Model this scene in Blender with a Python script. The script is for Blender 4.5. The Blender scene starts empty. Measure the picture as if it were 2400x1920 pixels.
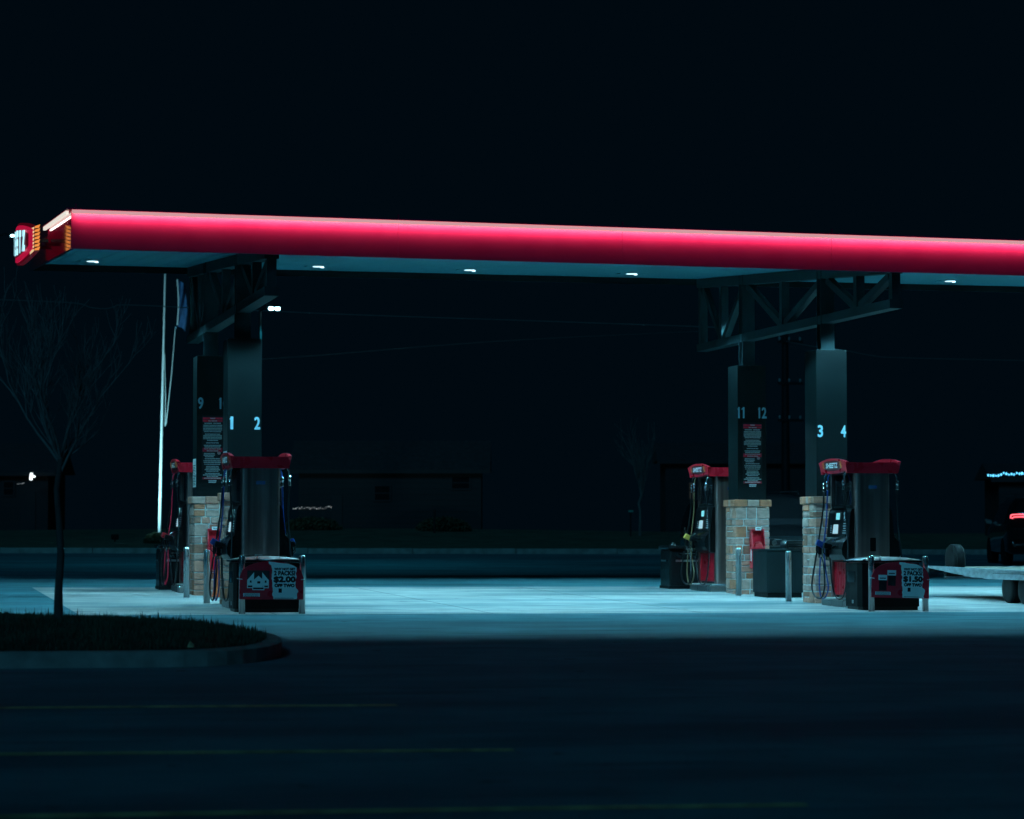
import bpy, bmesh, math, random
from mathutils import Vector, Matrix
random.seed(7)
R = math.radians
scene = bpy.context.scene
col = scene.collection

# ------------------------------------------------------------------ camera
CAM = Vector((-5.297, -40.463, 0.9619)); F = 6435.7; YAW = 0.2282; PITCH = 0.0465
cam_data = bpy.data.cameras.new("camera"); cam = bpy.data.objects.new("camera", cam_data); col.objects.link(cam)
cam.location = CAM; cam.rotation_euler = (math.pi/2 + PITCH, 0, -YAW)
cam_data.sensor_width = 36; cam_data.lens = F/2400*36; cam_data.clip_start = .5; cam_data.clip_end = 2000
cam_data.dof.use_dof = True; cam_data.dof.focus_distance = 40.5; cam_data.dof.aperture_fstop = 2.2
scene.camera = cam
# ------------------------------------------------------------------ night sky
w = bpy.data.worlds.new("World"); scene.world = w; w.use_nodes = True
nt = w.node_tree; bg = nt.nodes["Background"]
bg.inputs[0].default_value = (.05, .52, 1, 1); bg.inputs[1].default_value = .0052
# ------------------------------------------------------------------ faint night ambience (added moon-like fill sun), from behind the camera
sd = bpy.data.lights.new("night_fill", 'SUN'); so_ = bpy.data.objects.new("night_fill", sd); col.objects.link(so_)
sd.energy = .31; sd.angle = R(15); sd.color = (.10, .60, 1)
so_.rotation_euler = (R(64), 0, R(-30))
scene.view_settings.view_transform = 'Standard'; scene.view_settings.look = 'None'
scene.view_settings.exposure = 0; scene.view_settings.gamma = 1
scene.render.engine = 'CYCLES'
scene.cycles.use_light_tree = True
scene.cycles.max_bounces = 6; scene.cycles.sample_clamp_indirect = 4
scene.cycles.use_denoising = True
LCOL = (.23, .76, 1.0)      # colour of the canopy lamps

# pixel helpers used only to find real places in the scene (metres)
fw = Vector((math.sin(YAW)*math.cos(PITCH), math.cos(YAW)*math.cos(PITCH), math.sin(PITCH)))
rt = Vector((math.cos(YAW), -math.sin(YAW), 0)); up = rt.cross(fw)
def ray(x, y): return fw + rt*((x-1200)/F) - up*((y-960)/F)
def at(x, y, d): return CAM + ray(x, y)*d
def gz(x, y):
    if y > 37.5: base = .0145*35.5
    else: base = .0145*(y-2)
    return base - .0027*min(max(x, -40), 40)

# ------------------------------------------------------------------ materials
def mat(name, color=(.5, .5, .5), rough=.6, metal=0, spec=.5, emit=None, es=0, noise=None, bump=None, coat=0):
    m = bpy.data.materials.new(name); m.use_nodes = True; t = m.node_tree; b = t.nodes["Principled BSDF"]
    b.inputs['Base Color'].default_value = (*color, 1); b.inputs['Roughness'].default_value = rough
    b.inputs['Metallic'].default_value = metal; b.inputs['Specular IOR Level'].default_value = spec
    b.inputs['Coat Weight'].default_value = coat
    if emit: b.inputs['Emission Color'].default_value = (*emit, 1); b.inputs['Emission Strength'].default_value = es
    if noise:
        sc, amt, stretch = noise
        tc = t.nodes.new('ShaderNodeTexCoord'); mp = t.nodes.new('ShaderNodeMapping'); mp.inputs['Scale'].default_value = stretch
        n = t.nodes.new('ShaderNodeTexNoise'); n.inputs['Scale'].default_value = sc; n.inputs['Detail'].default_value = 6
        r = t.nodes.new('ShaderNodeMapRange'); r.inputs['From Min'].default_value = .3; r.inputs['From Max'].default_value = .7
        r.inputs['To Min'].default_value = 1-amt; r.inputs['To Max'].default_value = 1+amt*.6
        mx = t.nodes.new('ShaderNodeMix'); mx.data_type = 'RGBA'; mx.blend_type = 'MULTIPLY'; mx.inputs[0].default_value = 1
        mx.inputs[6].default_value = (*color, 1)
        t.links.new(tc.outputs['Object'], mp.inputs[0]); t.links.new(mp.outputs[0], n.inputs['Vector'])
        t.links.new(n.outputs[0], r.inputs[0]); t.links.new(r.outputs[0], mx.inputs[7]); t.links.new(mx.outputs[2], b.inputs['Base Color'])
        rr = t.nodes.new('ShaderNodeMapRange'); rr.inputs['To Min'].default_value = max(.02, rough-.12); rr.inputs['To Max'].default_value = min(1, rough+.12)
        t.links.new(n.outputs[0], rr.inputs[0]); t.links.new(rr.outputs[0], b.inputs['Roughness'])
        if bump:
            bp = t.nodes.new('ShaderNodeBump'); bp.inputs['Strength'].default_value = bump[0]; bp.inputs['Distance'].default_value = bump[1]
            t.links.new(n.outputs[0], bp.inputs['Height']); t.links.new(bp.outputs[0], b.inputs['Normal'])
    return m
M = dict(
 red_panel=mat('red_panel', (.44, .006, .058), .45, spec=.3, noise=(3, .06, (1, 1, 1))),
 gloss_red=mat('gloss_red', (.34, .008, .04), .05),
 black_paint=mat('black_paint', (.003, .005, .006), .45, spec=.12, noise=(6, .2, (1, 1, 1))),
 gloss_black=mat('gloss_black', (.008, .009, .01), .12, noise=(8, .2, (1, 1, 1))),
 dark_plastic=mat('dark_plastic', (.004, .006, .007), .32, spec=.28, noise=(12, .3, (1, 1, 1))),
 rubber=mat('rubber', (.01, .01, .011), .28),
 tyre=mat('tyre', (.006, .007, .008), .7, spec=.25, noise=(20, .3, (1, 1, 1))),
 truss=mat('truss_steel', (.013, .034, .038), .6, spec=.25, noise=(4, .3, (1, 1, 1))),
 column=mat('column_paint', (.003, .009, .010), .5, spec=.2, noise=(2, .15, (1, 1, .4))),
 steel_dark=mat('steel_dark', (.006, .015, .017), .6, spec=.2, noise=(4, .2, (1, 1, 1))),
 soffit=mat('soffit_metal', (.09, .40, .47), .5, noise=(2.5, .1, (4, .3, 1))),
 chrome=mat('chrome', (.80, .76, .75), .22, 1, noise=(6, .08, (1, 1, .1))),
 brushed=mat('brushed_steel', (.38, .27, .25), .40, 1, noise=(14, .35, (1, 1, .02))),
 stainless=mat('stainless', (.6, .6, .6), .3, 1, noise=(10, .15, (1, 1, .1))),
 satin=mat('satin_steel', (.98, .98, .98), .28, .95, noise=(10, .1, (1, 1, .1))),
 alu=mat('aluminium', (.55, .55, .55), .4, .8, noise=(10, .15, (1, 1, 1))),
 white=mat('white_print', (.92, .92, .9), .5),
 white_paint=mat('white_paint', (.72, .72, .7), .35, noise=(8, .1, (1, 1, 1))),
 number=mat('number_vinyl', (.55, .85, .95), .4),
 black_print=mat('black_print', (.01, .01, .012), .6),
 red_paint=mat('red_paint', (.68, .012, .03), .3, noise=(5, .12, (1, 1, 1))),
 red_dark=mat('red_dark', (.10, .008, .012), .4),
 red_print=mat('red_print', (.9, .02, .06), .45),
 red_bright=mat('red_plastic', (.7, .03, .04), .3),
 orange=mat('orange_plastic', (.75, .12, .03), .5, noise=(6, .15, (1, 1, 1))),
 orange_print=mat('orange_print', (.8, .28, .05), .5),
 blue=mat('blue_plastic', (.010, .055, .26), .3),
 yellow=mat('yellow_plastic', (.75, .42, .08), .4),
 tan=mat('tan_hose', (.20, .13, .06), .4),
 mortar=mat('mortar', (.62, .62, .60), .95, noise=(30, .2, (1, 1, 1)), bump=(.4, .01)),
 green_box=mat('green_cabinet', (.004, .012, .014), .5, spec=.22, noise=(5, .2, (1, 1, 1))),
 kerb=mat('kerb_concrete', (.30, .30, .28), .9, noise=(5, .3, (1, 1, 1)), bump=(.3, .01)),
 yellow_line=mat('line_paint', (.80, .68, .28), .8, noise=(7, .6, (1, 1, 1))),
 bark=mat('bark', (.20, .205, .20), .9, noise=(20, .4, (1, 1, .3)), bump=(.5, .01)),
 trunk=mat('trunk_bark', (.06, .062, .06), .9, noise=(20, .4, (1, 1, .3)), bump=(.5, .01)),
 pale_bark=mat('pale_bark', (.17, .17, .155), .9, noise=(20, .4, (1, 1, .3))),
 grass=mat('grass_blades', (.035, .07, .04), .8, noise=(2, .5, (1, 1, 1))),
 soil=mat('grass_soil', (.03, .035, .02), .95, noise=(3, .4, (1, 1, 1)), bump=(.6, .05)),
 field=mat('field_grass', (.09, .13, .08), .95, noise=(1.5, .4, (1, 1, 1)), bump=(.6, .1)),
 wall=mat('siding', (.022, .026, .028), .85, noise=(.8, .15, (1, 1, 1))),
 roof=mat('shingles', (.035, .04, .045), .9, noise=(6, .3, (1, 1, 1))),
 shutter=mat('dark_door', (.012, .014, .016), .7, noise=(3, .2, (1, 1, 1))),
 glass=mat('dark_glass', (.01, .012, .014), .05, 0, .6),
 car_black=mat('car_paint', (.006, .007, .008), .1, 0, .5, noise=(30, .1, (1, 1, 1)), coat=.5),
 deck=mat('trailer_paint', (.36, .40, .42), .5, noise=(7, .35, (1, 1, 2)), bump=(.4, .01)),
 plank=mat('deck_planks', (.22, .18, .14), .85, noise=(6, .4, (6, .3, 1))),
 underframe=mat('underframe', (.012, .012, .013), .7, noise=(8, .3, (1, 1, 1))),
 flag=mat('flag_cloth', (.05, .14, .30), .8, noise=(3, .5, (1, 1, 1))),
 wire=mat('wire', (.10, .11, .11), .6),
 leaf=mat('dry_leaf', (.5, .38, .2), .8),
 bush=mat('bush_leaves', (.04, .06, .03), .8, noise=(3, .4, (1, 1, 1))),
 screen=mat('lit_screen', (.02, .1, .12), .3, emit=(.25, .9, 1), es=.75),
 screen2=mat('lit_display', (.1, .1, .1), .3, emit=(.5, .85, 1), es=.65),
 lens=mat('lamp_lens', (.8, .8, .8), .3, emit=(.62, .93, 1), es=1.5),
 led_white=mat('led_tube', (.8, .8, .7), .3, emit=(.95, .9, .78), es=.8),
 led_pink=mat('led_lens', (.8, .2, .2), .3, emit=(1, .50, .53), es=.62),
 street=mat('street_lens', (.8, .8, .8), .3, emit=(.45, .88, 1), es=14),
 bulb_cold=mat('cold_bulb', (.5, .5, .5), .3, emit=(.12, .62, 1), es=3),
 bulb_warm=mat('warm_bulb', (.5, .5, .5), .3, emit=(.85, .95, 1), es=1.2),
 cross=mat('lit_cross', (.8, .8, .8), .3, emit=(.9, 1, 1), es=2.2),
 tail=mat('tail_light', (.5, .02, .03), .3, emit=(1, .10, .13), es=3.2),
 sign_white=mat('sign_letter', (.5, .5, .5), .4, emit=(.42, .86, 1), es=.95),
 sign_red=mat('sign_red', (.3, .01, .03), .4, emit=(.9, .01, .08), es=.45),
 sign_dark=mat('sign_edge', (.08, .005, .01), .4, emit=(.5, .0, .03), es=.10),
 sign_side=mat('sign_side', (.25, .09, .03), .5, noise=(8, .2, (1, 1, 1))),
 sign_orange=mat('sign_orange', (.6, .2, .05), .4, emit=(1, .32, .06), es=.8),
 sign_cream=mat('sign_cream', (.6, .5, .3), .4, emit=(1, .66, .36), es=.8),
 warm_window=mat('warm_window', (.1, .08, .06), .4, emit=(1, .62, .4), es=.012),
 cool_window=mat('cool_window', (.1, .1, .1), .4, emit=(.1, .6, 1), es=.03),
)
STONES = [mat('stone_%s' % n, c, .85, noise=(9, .3, (1, 1, 2)), bump=(.7, .02)) for n, c in
          dict(tan=(.54, .235, .165), grey=(.42, .25, .21), brown=(.34, .145, .095), rust=(.52, .18, .095), pale=(.52, .31, .25)).items()]

# ground materials with more structure
def ground_mat(name, c1, c2, stain, rough, scale, joints=False):
    m = bpy.data.materials.new(name); m.use_nodes = True; t = m.node_tree; L = t.links; b = t.nodes["Principled BSDF"]
    tc = t.nodes.new('ShaderNodeTexCoord')
    def noise(s, det, st=(1, 1, 1)):
        mp = t.nodes.new('ShaderNodeMapping'); mp.inputs['Scale'].default_value = st; L.new(tc.outputs['Object'], mp.inputs[0])
        n = t.nodes.new('ShaderNodeTexNoise'); n.inputs['Scale'].default_value = s; n.inputs['Detail'].default_value = det; L.new(mp.outputs[0], n.inputs['Vector']); return n
    n1 = noise(scale, 8); n2 = noise(.55, 5, (.35, 1.1, 1)); n3 = noise(60, 3)
    def ramp(src, a, bb, lo, hi):
        r = t.nodes.new('ShaderNodeMapRange'); r.inputs['From Min'].default_value = a; r.inputs['From Max'].default_value = bb
        r.inputs['To Min'].default_value = lo; r.inputs['To Max'].default_value = hi; L.new(src, r.inputs[0]); return r.outputs[0]
    mx = t.nodes.new('ShaderNodeMix'); mx.data_type = 'RGBA'; mx.inputs[6].default_value = (*c1, 1); mx.inputs[7].default_value = (*c2, 1)
    L.new(ramp(n1.outputs[0], .35, .65, 0, 1), mx.inputs[0])
    m2 = t.nodes.new('ShaderNodeMix'); m2.data_type = 'RGBA'; m2.inputs[7].default_value = (*stain, 1)
    L.new(mx.outputs[2], m2.inputs[6]); L.new(ramp(n2.outputs[0], .46, .66, 0, .9), m2.inputs[0])
    out = m2.outputs[2]
    if joints:
        br = t.nodes.new('ShaderNodeTexBrick'); br.inputs['Scale'].default_value = 1; br.offset = 0; br.inputs['Brick Width'].default_value = 3.0
        br.inputs['Row Height'].default_value = 3.4; br.inputs['Mortar Size'].default_value = .014; br.inputs['Color1'].default_value = (1, 1, 1, 1)
        br.inputs['Color2'].default_value = (.93, .93, .93, 1); br.inputs['Mortar'].default_value = (.35, .35, .35, 1)
        L.new(tc.outputs['Object'], br.inputs['Vector'])
        m3 = t.nodes.new('ShaderNodeMix'); m3.data_type = 'RGBA'; m3.blend_type = 'MULTIPLY'; m3.inputs[0].default_value = 1
        L.new(out, m3.inputs[6]); L.new(br.outputs[0], m3.inputs[7]); out = m3.outputs[2]
    n4 = noise(1.0, 6, (.5, 3.5, 1)); m4 = t.nodes.new('ShaderNodeMix'); m4.data_type = 'RGBA'; m4.inputs[7].default_value = (*stain, 1)
    L.new(out, m4.inputs[6]); L.new(ramp(n4.outputs[0], .56, .70, 0, .75), m4.inputs[0]); out = m4.outputs[2]
    n5 = noise(3.2, 3, (1, 1, 1)); m5 = t.nodes.new('ShaderNodeMix'); m5.data_type = 'RGBA'; m5.inputs[7].default_value = (.03, .035, .04, 1)
    L.new(out, m5.inputs[6]); L.new(ramp(n5.outputs[0], .70, .76, 0, .8), m5.inputs[0]); out = m5.outputs[2]
    L.new(out, b.inputs['Base Color']); L.new(ramp(n2.outputs[0], .4, .7, rough, rough-.2), b.inputs['Roughness'])
    b.inputs['Specular IOR Level'].default_value = .08
    bp = t.nodes.new('ShaderNodeBump'); bp.inputs['Strength'].default_value = .35; bp.inputs['Distance'].default_value = .01
    L.new(n3.outputs[0], bp.inputs['Height']); L.new(bp.outputs[0], b.inputs['Normal'])
    return m
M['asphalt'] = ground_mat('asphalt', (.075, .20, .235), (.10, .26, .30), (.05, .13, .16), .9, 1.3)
M['concrete'] = ground_mat('concrete', (.47, .41, .39), (.60, .53, .50), (.10, .19, .22), .8, 1.8, True)

# ------------------------------------------------------------------ builders
class MB:
    def __init__(s): s.v = []; s.f = []; s.m = []; s.mats = []; s.smooth = []
    def mi(s, m):
        if m not in s.mats: s.mats.append(m)
        return s.mats.index(m)
    def add(s, vs, fs, m, smooth=False):
        o = len(s.v); s.v += [tuple(v) for v in vs]; k = s.mi(m)
        for f in fs: s.f.append(tuple(i+o for i in f)); s.m.append(k); s.smooth.append(smooth)
        return s
    def box(s, c, d, m, rot=None):
        x, y, z = d[0]/2, d[1]/2, d[2]/2
        vs = [Vector((a*x, b*y, e*z)) for e in (-1, 1) for b in (-1, 1) for a in (-1, 1)]
        if rot is not None: vs = [rot @ v for v in vs]
        c = Vector(c)
        return s.add([v+c for v in vs], [(0, 2, 3, 1), (4, 5, 7, 6), (0, 1, 5, 4), (2, 6, 7, 3), (0, 4, 6, 2), (1, 3, 7, 5)], m)
    def bbox(s, c, d, m, bev=.01, rot=None):      # box with chamfered edges
        bm = bmesh.new(); bmesh.ops.create_cube(bm, size=1)
        for v in bm.verts: v.co = Vector((v.co.x*d[0], v.co.y*d[1], v.co.z*d[2]))
        bmesh.ops.bevel(bm, geom=bm.edges[:], offset=min(bev, min(d)*.45), segments=2, profile=.6, affect='EDGES')
        if rot is not None: bmesh.ops.transform(bm, matrix=rot.to_4x4(), verts=bm.verts)
        bmesh.ops.translate(bm, verts=bm.verts, vec=Vector(c)); bm.verts.index_update()
        s.add([v.co for v in bm.verts], [[v.index for v in f.verts] for f in bm.faces], m); bm.free(); return s
    def beam(s, a, b, wd, hd, m, side=Vector((1, 0, 0))):
        a, b = Vector(a), Vector(b); d = (b-a); L = d.length; d.normalize()
        x = (side - d*side.dot(d)).normalized(); y = d.cross(x)
        vs = [p + x*i*wd/2 + y*j*hd/2 for p in (a, b) for j in (-1, 1) for i in (-1, 1)]
        return s.add(vs, [(0, 2, 3, 1), (4, 5, 7, 6), (0, 1, 5, 4), (2, 6, 7, 3), (0, 4, 6, 2), (1, 3, 7, 5)], m)
    def prism(s, pts, fn, t0, t1, m, smooth=False):     # outline pts (a,b), fn(a,b,t)->xyz
        n = len(pts); vs = [fn(a, b, t0) for a, b in pts] + [fn(a, b, t1) for a, b in pts]
        return s.add(vs, [tuple(range(n))[::-1], tuple(range(n, 2*n))] + [(i, (i+1) % n, n+(i+1) % n, n+i) for i in range(n)], m, smooth)
    def tube(s, pts, r, m, seg=8, caps=True):
        pts = [Vector(p) for p in pts]; n = len(pts); rs = r if isinstance(r, (list, tuple)) else [r]*n
        vs = []; prev = None
        for i, p in enumerate(pts):
            d = (pts[min(i+1, n-1)] - pts[max(i-1, 0)])
            d = d.normalized() if d.length > 1e-9 else Vector((0, 0, 1))
            if prev is None: a = d.orthogonal().normalized()
            else:
                a = prev - d*prev.dot(d); a = a.normalized() if a.length > 1e-6 else d.orthogonal().normalized()
            prev = a; b = d.cross(a)
            vs += [p + (a*math.cos(2*math.pi*k/seg) + b*math.sin(2*math.pi*k/seg))*rs[i] for k in range(seg)]
        fs = [(i*seg+k, i*seg+(k+1) % seg, (i+1)*seg+(k+1) % seg, (i+1)*seg+k) for i in range(n-1) for k in range(seg)]
        s.add(vs, fs, m, True)
        if caps: s.add(vs[:seg], [tuple(range(seg))[::-1]], m); s.add(vs[-seg:], [tuple(range(seg))], m)
        return s
    def lathe(s, prof, m, seg=20, c=(0, 0, 0), axis='z'):
        c = Vector(c); vs = []
        for r, h in prof:
            for k in range(seg):
                a = 2*math.pi*k/seg; p = (r*math.cos(a), r*math.sin(a), h)
                vs.append(c + Vector(p if axis == 'z' else (h, p[0], p[1]) if axis == 'x' else (p[1], h, p[0])))
        n = len(prof)
        fs = [(i*seg+k, i*seg+(k+1) % seg, (i+1)*seg+(k+1) % seg, (i+1)*seg+k) for i in range(n-1) for k in range(seg)]
        fs += [tuple(range(seg))[::-1], tuple(range((n-1)*seg, n*seg))]
        return s.add(vs, fs, m, False)
    def build(s, name, parent=None, loc=None):
        me = bpy.data.meshes.new(name); me.from_pydata(s.v, [], s.f)
        for m in s.mats: me.materials.append(m)
        me.polygons.foreach_set('material_index', s.m); me.polygons.foreach_set('use_smooth', s.smooth); me.update()
        bm = bmesh.new(); bm.from_mesh(me); bmesh.ops.recalc_face_normals(bm, faces=bm.faces); bm.to_mesh(me); bm.free()
        o = bpy.data.objects.new(name, me); col.objects.link(o)
        if parent: o.parent = parent
        if loc is not None: o.location = loc
        return o
def tag(o, label=None, cat=None, group=None, kind=None):
    if label: o['label'] = label
    if cat: o['category'] = cat
    if group: o['group'] = group
    if kind: o['kind'] = kind
    return o
def thing(name, label, cat, loc=(0, 0, 0), rz=0, group=None):
    o = bpy.data.objects.new(name, None); col.objects.link(o); o.location = loc; o.rotation_euler = (0, 0, rz)
    o.empty_display_size = .2
    return tag(o, label, cat, group)
def dup(o, parent=None):
    c = o.copy(); col.objects.link(c)
    if parent: c.parent = parent
    for ch in list(o.children): dup(ch, c)
    return c
def text_mesh(body, size, xs=1.0, bold=0.0, extrude=.0, align='CENTER', spacing=1.0, line=1.0):
    cu = bpy.data.curves.new('t', 'FONT'); cu.body = body; cu.size = size; cu.align_x = align; cu.align_y = 'CENTER'
    cu.offset = bold; cu.extrude = extrude; cu.space_character = spacing; cu.space_line = line; cu.resolution_u = 3
    o = bpy.data.objects.new('t', cu); col.objects.link(o); bpy.context.view_layer.update()
    dg = bpy.context.evaluated_depsgraph_get(); me = bpy.data.meshes.new_from_object(o.evaluated_get(dg))
    vs = [(v.co.x*xs, v.co.y, v.co.z) for v in me.vertices]; fs = [tuple(p.vertices) for p in me.polygons]
    bpy.data.objects.remove(o); bpy.data.curves.remove(cu); bpy.data.meshes.remove(me)
    return vs, fs
def spline(pts, n=8):
    P = [Vector(p) for p in pts]; P = [P[0]*2-P[1]] + P + [P[-1]*2-P[-2]]; out = []
    for i in range(1, len(P)-2):
        for k in range(n):
            t = k/n; a, b, c, d = P[i-1:i+3]
            out.append(.5*((2*b) + (c-a)*t + (2*a-5*b+4*c-d)*t*t + (3*b-a-3*c+d)*t**3))
    out.append(P[-2]); return out

# ================================================================== THE SETTING
# asphalt lot: one sloping sheet (finer near the site), then the grass bank and the land beyond
def sheet(xs, ys, zf, m, name):
    b = MB(); nx = len(xs)
    vs = [(x, y, zf(x, y)) for y in ys for x in xs]
    fs = [(j*nx+i, j*nx+i+1, (j+1)*nx+i+1, (j+1)*nx+i) for j in range(len(ys)-1) for i in range(nx-1)]
    return b.add(vs, fs, m, True)
KERB_Y = 37.5
tag(sheet([-80, -40, 0, 40, 90], [-60, 2, KERB_Y], gz, M['asphalt'], 'g').build('asphalt_lot'), kind='structure')
def bankz(x, y):
    t = max(0, min(1, (y-KERB_Y-.2)/18)); return gz(x, y) + .15 + .55*t*t*(3-2*t) + .1*math.sin(x*.13)*t
bank = tag(sheet([-400, -150] + [x*6-60 for x in range(26)] + [200, 500], [KERB_Y+.15, 41, 44, 48, 52, 56, 62, 100, 300, 1200], bankz, M['field'], 'g').build('grass_bank'), kind='structure')
kb = MB()
for i in range(36):
    x0 = -42 + i*3.05
    kb.bbox((x0+1.52, KERB_Y, gz(x0+1.5, KERB_Y)+.07), (3.035, .3, .17), M['kerb'], .02)
tag(kb.build('far_kerb'), kind='structure')
# concrete fuelling pad, 4 mm sheet above the asphalt
PX0, PX1, PY0, PY1 = -2.62, 26, -3.62, 7.75
o = sheet([PX0, 4, 12, PX1], [PY0, 2, PY1], lambda x, y: gz(x, y)+.005 + (0 if x > PX0 else 0), M['concrete'], 'p').build('concrete_pad'); tag(o, kind='structure')
# parking lines
def pline(x0, y0, x1, y1, wd, name='parking_line', m='yellow_line'):
    n = 14; vs = []; 
    for i in range(n+1):
        t = i/n; x = x0+(x1-x0)*t; y = y0+(y1-y0)*t + .10*math.sin(t*math.pi)
        vs += [(x, y-wd/2, gz(x, y-wd/2)+.005), (x, y+wd/2, gz(x, y+wd/2)+.005)]
    b = MB(); b.add(vs, [(2*i, 2*i+2, 2*i+3, 2*i+1) for i in range(n)], M[m]); return tag(b.build(name), kind='structure')
pline(-9, -19.7, -1.417, -19.9, .13); pline(-10, -23.3, -1.391, -23.68, .13); pline(-10, -26.75, -.6, -26.95, .11)
# patches in the asphalt behind the pad
for (px, py, rx, ry) in ((915, 1309, 1.3, .9), (1340, 1322, 1.0, .5), (1150, 1365, 1.5, .6)):
    d = ray(px, py); t = 1
    for _ in range(12):
        P = CAM + d*t; t = (gz(P.x, P.y) - CAM.z)/d.z
    b = MB(); n = 16; vs = [(P.x+rx*math.cos(2*math.pi*k/n), P.y+ry*math.sin(2*math.pi*k/n)) for k in range(n)]
    b.add([(x, y, gz(x, y)+.004) for x, y in vs], [tuple(range(n))], mat('tar_patch', (.03, .03, .032), .7)); tag(b.build('tar_patch'), kind='structure')

# planting island (kerb ring, soil mound, grass)
IX1 = -1.2
def isl_outline(off=0):
    pts = []
    cy0, cy1 = -14.95+off, -8.7-off; r = (cy1-cy0)/2; cx = IX1-off-1.6
    pts.append((-9, cy0))
    pts.append((-3.4, cy0))
    for k in range(0, 25):
        a = -math.pi/2 + math.pi*k/24
        x = cx + 1.6*math.cos(a)**.8 if math.cos(a) > 1e-6 else cx
        pts.append((x, (cy0+cy1)/2 + r*math.sin(a)))
    pts.append((-9, cy1)); return pts
def isl_h(x, y):     # mound height above kerb top
    u = min(1, max(0, (IX1-.3-x)/2.6)); v = 1 - ((y+11.8)/3.0)**2
    return .03 + .15*max(0, v)**.7 * u**.8 + .015*math.sin(x*5)*math.sin(y*4)
outer, inner = isl_outline(0), isl_outline(.16)
b = MB(); n = len(outer)
vs = [(x, y, gz(x, y)-.02) for x, y in outer] + [(x, y, gz(x, y)+.135) for x, y in outer]
vs += [(x+(a-x)*.18, y+(c-y)*.18, gz(x, y)+.15) for (x, y), (a, c) in zip(outer, inner)] + [(x, y, gz(x, y)+.15) for x, y in inner] + [(x, y, gz(x, y)+.02) for x, y in inner]
b.add(vs, [(q*n+i, q*n+i+1, (q+1)*n+i+1, (q+1)*n+i) for q in range(4) for i in range(n-1)], M['kerb'])
tag(b.build('island_kerb'), kind='structure')
def inside(x, y, poly):
    c = False; j = len(poly)-1
    for i in range(len(poly)):
        xi, yi = poly[i]; xj, yj = poly[j]
        if (yi > y) != (yj > y) and x < (xj-xi)*(y-yi)/(yj-yi)+xi: c = not c
        j = i
    return c
vs = []; fs = []; idx = {}
xs = [-9+.16*i for i in range(51)]; ys = [-15+.16*i for i in range(41)]
def iz(x, y): return gz(x, y)+.13+isl_h(x, y)
inn = isl_outline(.14)
for j, y in enumerate(ys):
    for i, x in enumerate(xs):
        if inside(x, y, isl_outline(.05)): idx[i, j] = len(vs); vs.append((x, y, iz(x, y) if inside(x, y, inn) else gz(x, y)+.10))
for (i, j) in idx:
    q = [(i, j), (i+1, j), (i+1, j+1), (i, j+1)]
    if all(k in idx for k in q): fs.append(tuple(idx[k] for k in q))
b = MB(); b.add(vs, fs, M['soil'], True); tag(b.build('island_soil'), kind='structure')
g = MB(); rnd = random.Random(3); cnt = 0; vs = []; fs = []
while cnt < 26000:
    x = rnd.uniform(-6.2, IX1-.15); y = rnd.uniform(-14.8, -8.9)
    if not inside(x, y, inn): continue
    h = rnd.uniform(.03, .075)*(1.9 if rnd.random() < .03 else 1); a = rnd.uniform(0, 6.28); l = rnd.uniform(-.6, .6)*h; z = iz(x, y)-.01; wd = .006
    k = len(vs); ca, sa = math.cos(a)*wd, math.sin(a)*wd
    vs += [(x-ca, y-sa, z), (x+ca, y+sa, z), (x+l*sa/wd*.5, y-l*ca/wd*.5, z+h)]; fs.append((k, k+1, k+2)); cnt += 1
g.add(vs, fs, M['grass']); tag(g.build('island_grass'), kind='stuff')
# dry leaf lying on the island edge
P = at(447, 1510, 26.4)
for k in range(200):
    P = at(447, 1510, 25+k*.03)
    if P.z < iz(P.x, P.y)+.05: break
lf = MB(); zz = iz(P.x, P.y)+.02
lf.add([(P.x-.035, P.y, zz), (P.x+.03, P.y-.01, zz), (P.x+.035, P.y+.03, zz+.02), (P.x-.005, P.y+.02, zz+.06), (P.x-.01, P.y, zz+.02)], [(0, 1, 4), (1, 2, 4), (2, 3, 4), (3, 0, 4)], M['leaf'])
tag(lf.build('dry_leaf'), 'single pale dry leaf lying on the grass by the island kerb', 'leaf')

# ================================================================== CANOPY
XL, XR, YN, YF = -2.76, 26.0, -3.4, 6.72
def sof(x, y): return 5.172 - .0006*x + .066*(y-.2)
fb = lambda x: 4.817-.00503*x
ft = lambda x: 5.330-.0064*x
cz = sof(0, 2)
canopy = thing('canopy', 'long flat fuel canopy with a glowing red fascia', 'canopy', (9, 1.65, 5.3))
inv = Vector((-9, -1.65, -5.3))
def cbuild(b, name, parent=canopy):
    b.v = [tuple(Vector(v)+inv) for v in b.v]; return b.build(name, parent)
b = MB(); tk = .06
# near fascia : face, with top return
def slab_y(b, x0, x1, y0, y1, zb, zt, m):
    xs = (x0, x1); vs = []
    for x in xs:
        for y in (y0, y1):
            vs += [(x, y, zb(x)), (x, y, zt(x))]
    b.add(vs, [(0, 1, 3, 2), (4, 6, 7, 5), (0, 4, 5, 1), (2, 3, 7, 6), (1, 5, 7, 3), (0, 2, 6, 4)], m)
fx = [XL, 1.7, 4.9, 8.0, 11.2, 14.3, 17.4, 20.5, XR]; frn = random.Random(4)
for xa, xb in zip(fx, fx[1:]):
    b = MB(); dy = frn.uniform(-.0015, .0015); slab_y(b, xa+.0012, xb-.0012, YN+dy, YN+tk, fb, ft, M['red_panel']); cbuild(b, 'fascia_panel')
b = MB()
bzt = lambda x: ft(x)+.45; bzb = lambda x: sof(x, YF)-.115
slab_y(b, XL, XR, YF-.05, YF, bzb, lambda x: sof(x, YF)+.42, M['column']); cbuild(b, 'rear_fascia')
b = MB()
vs = []
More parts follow.
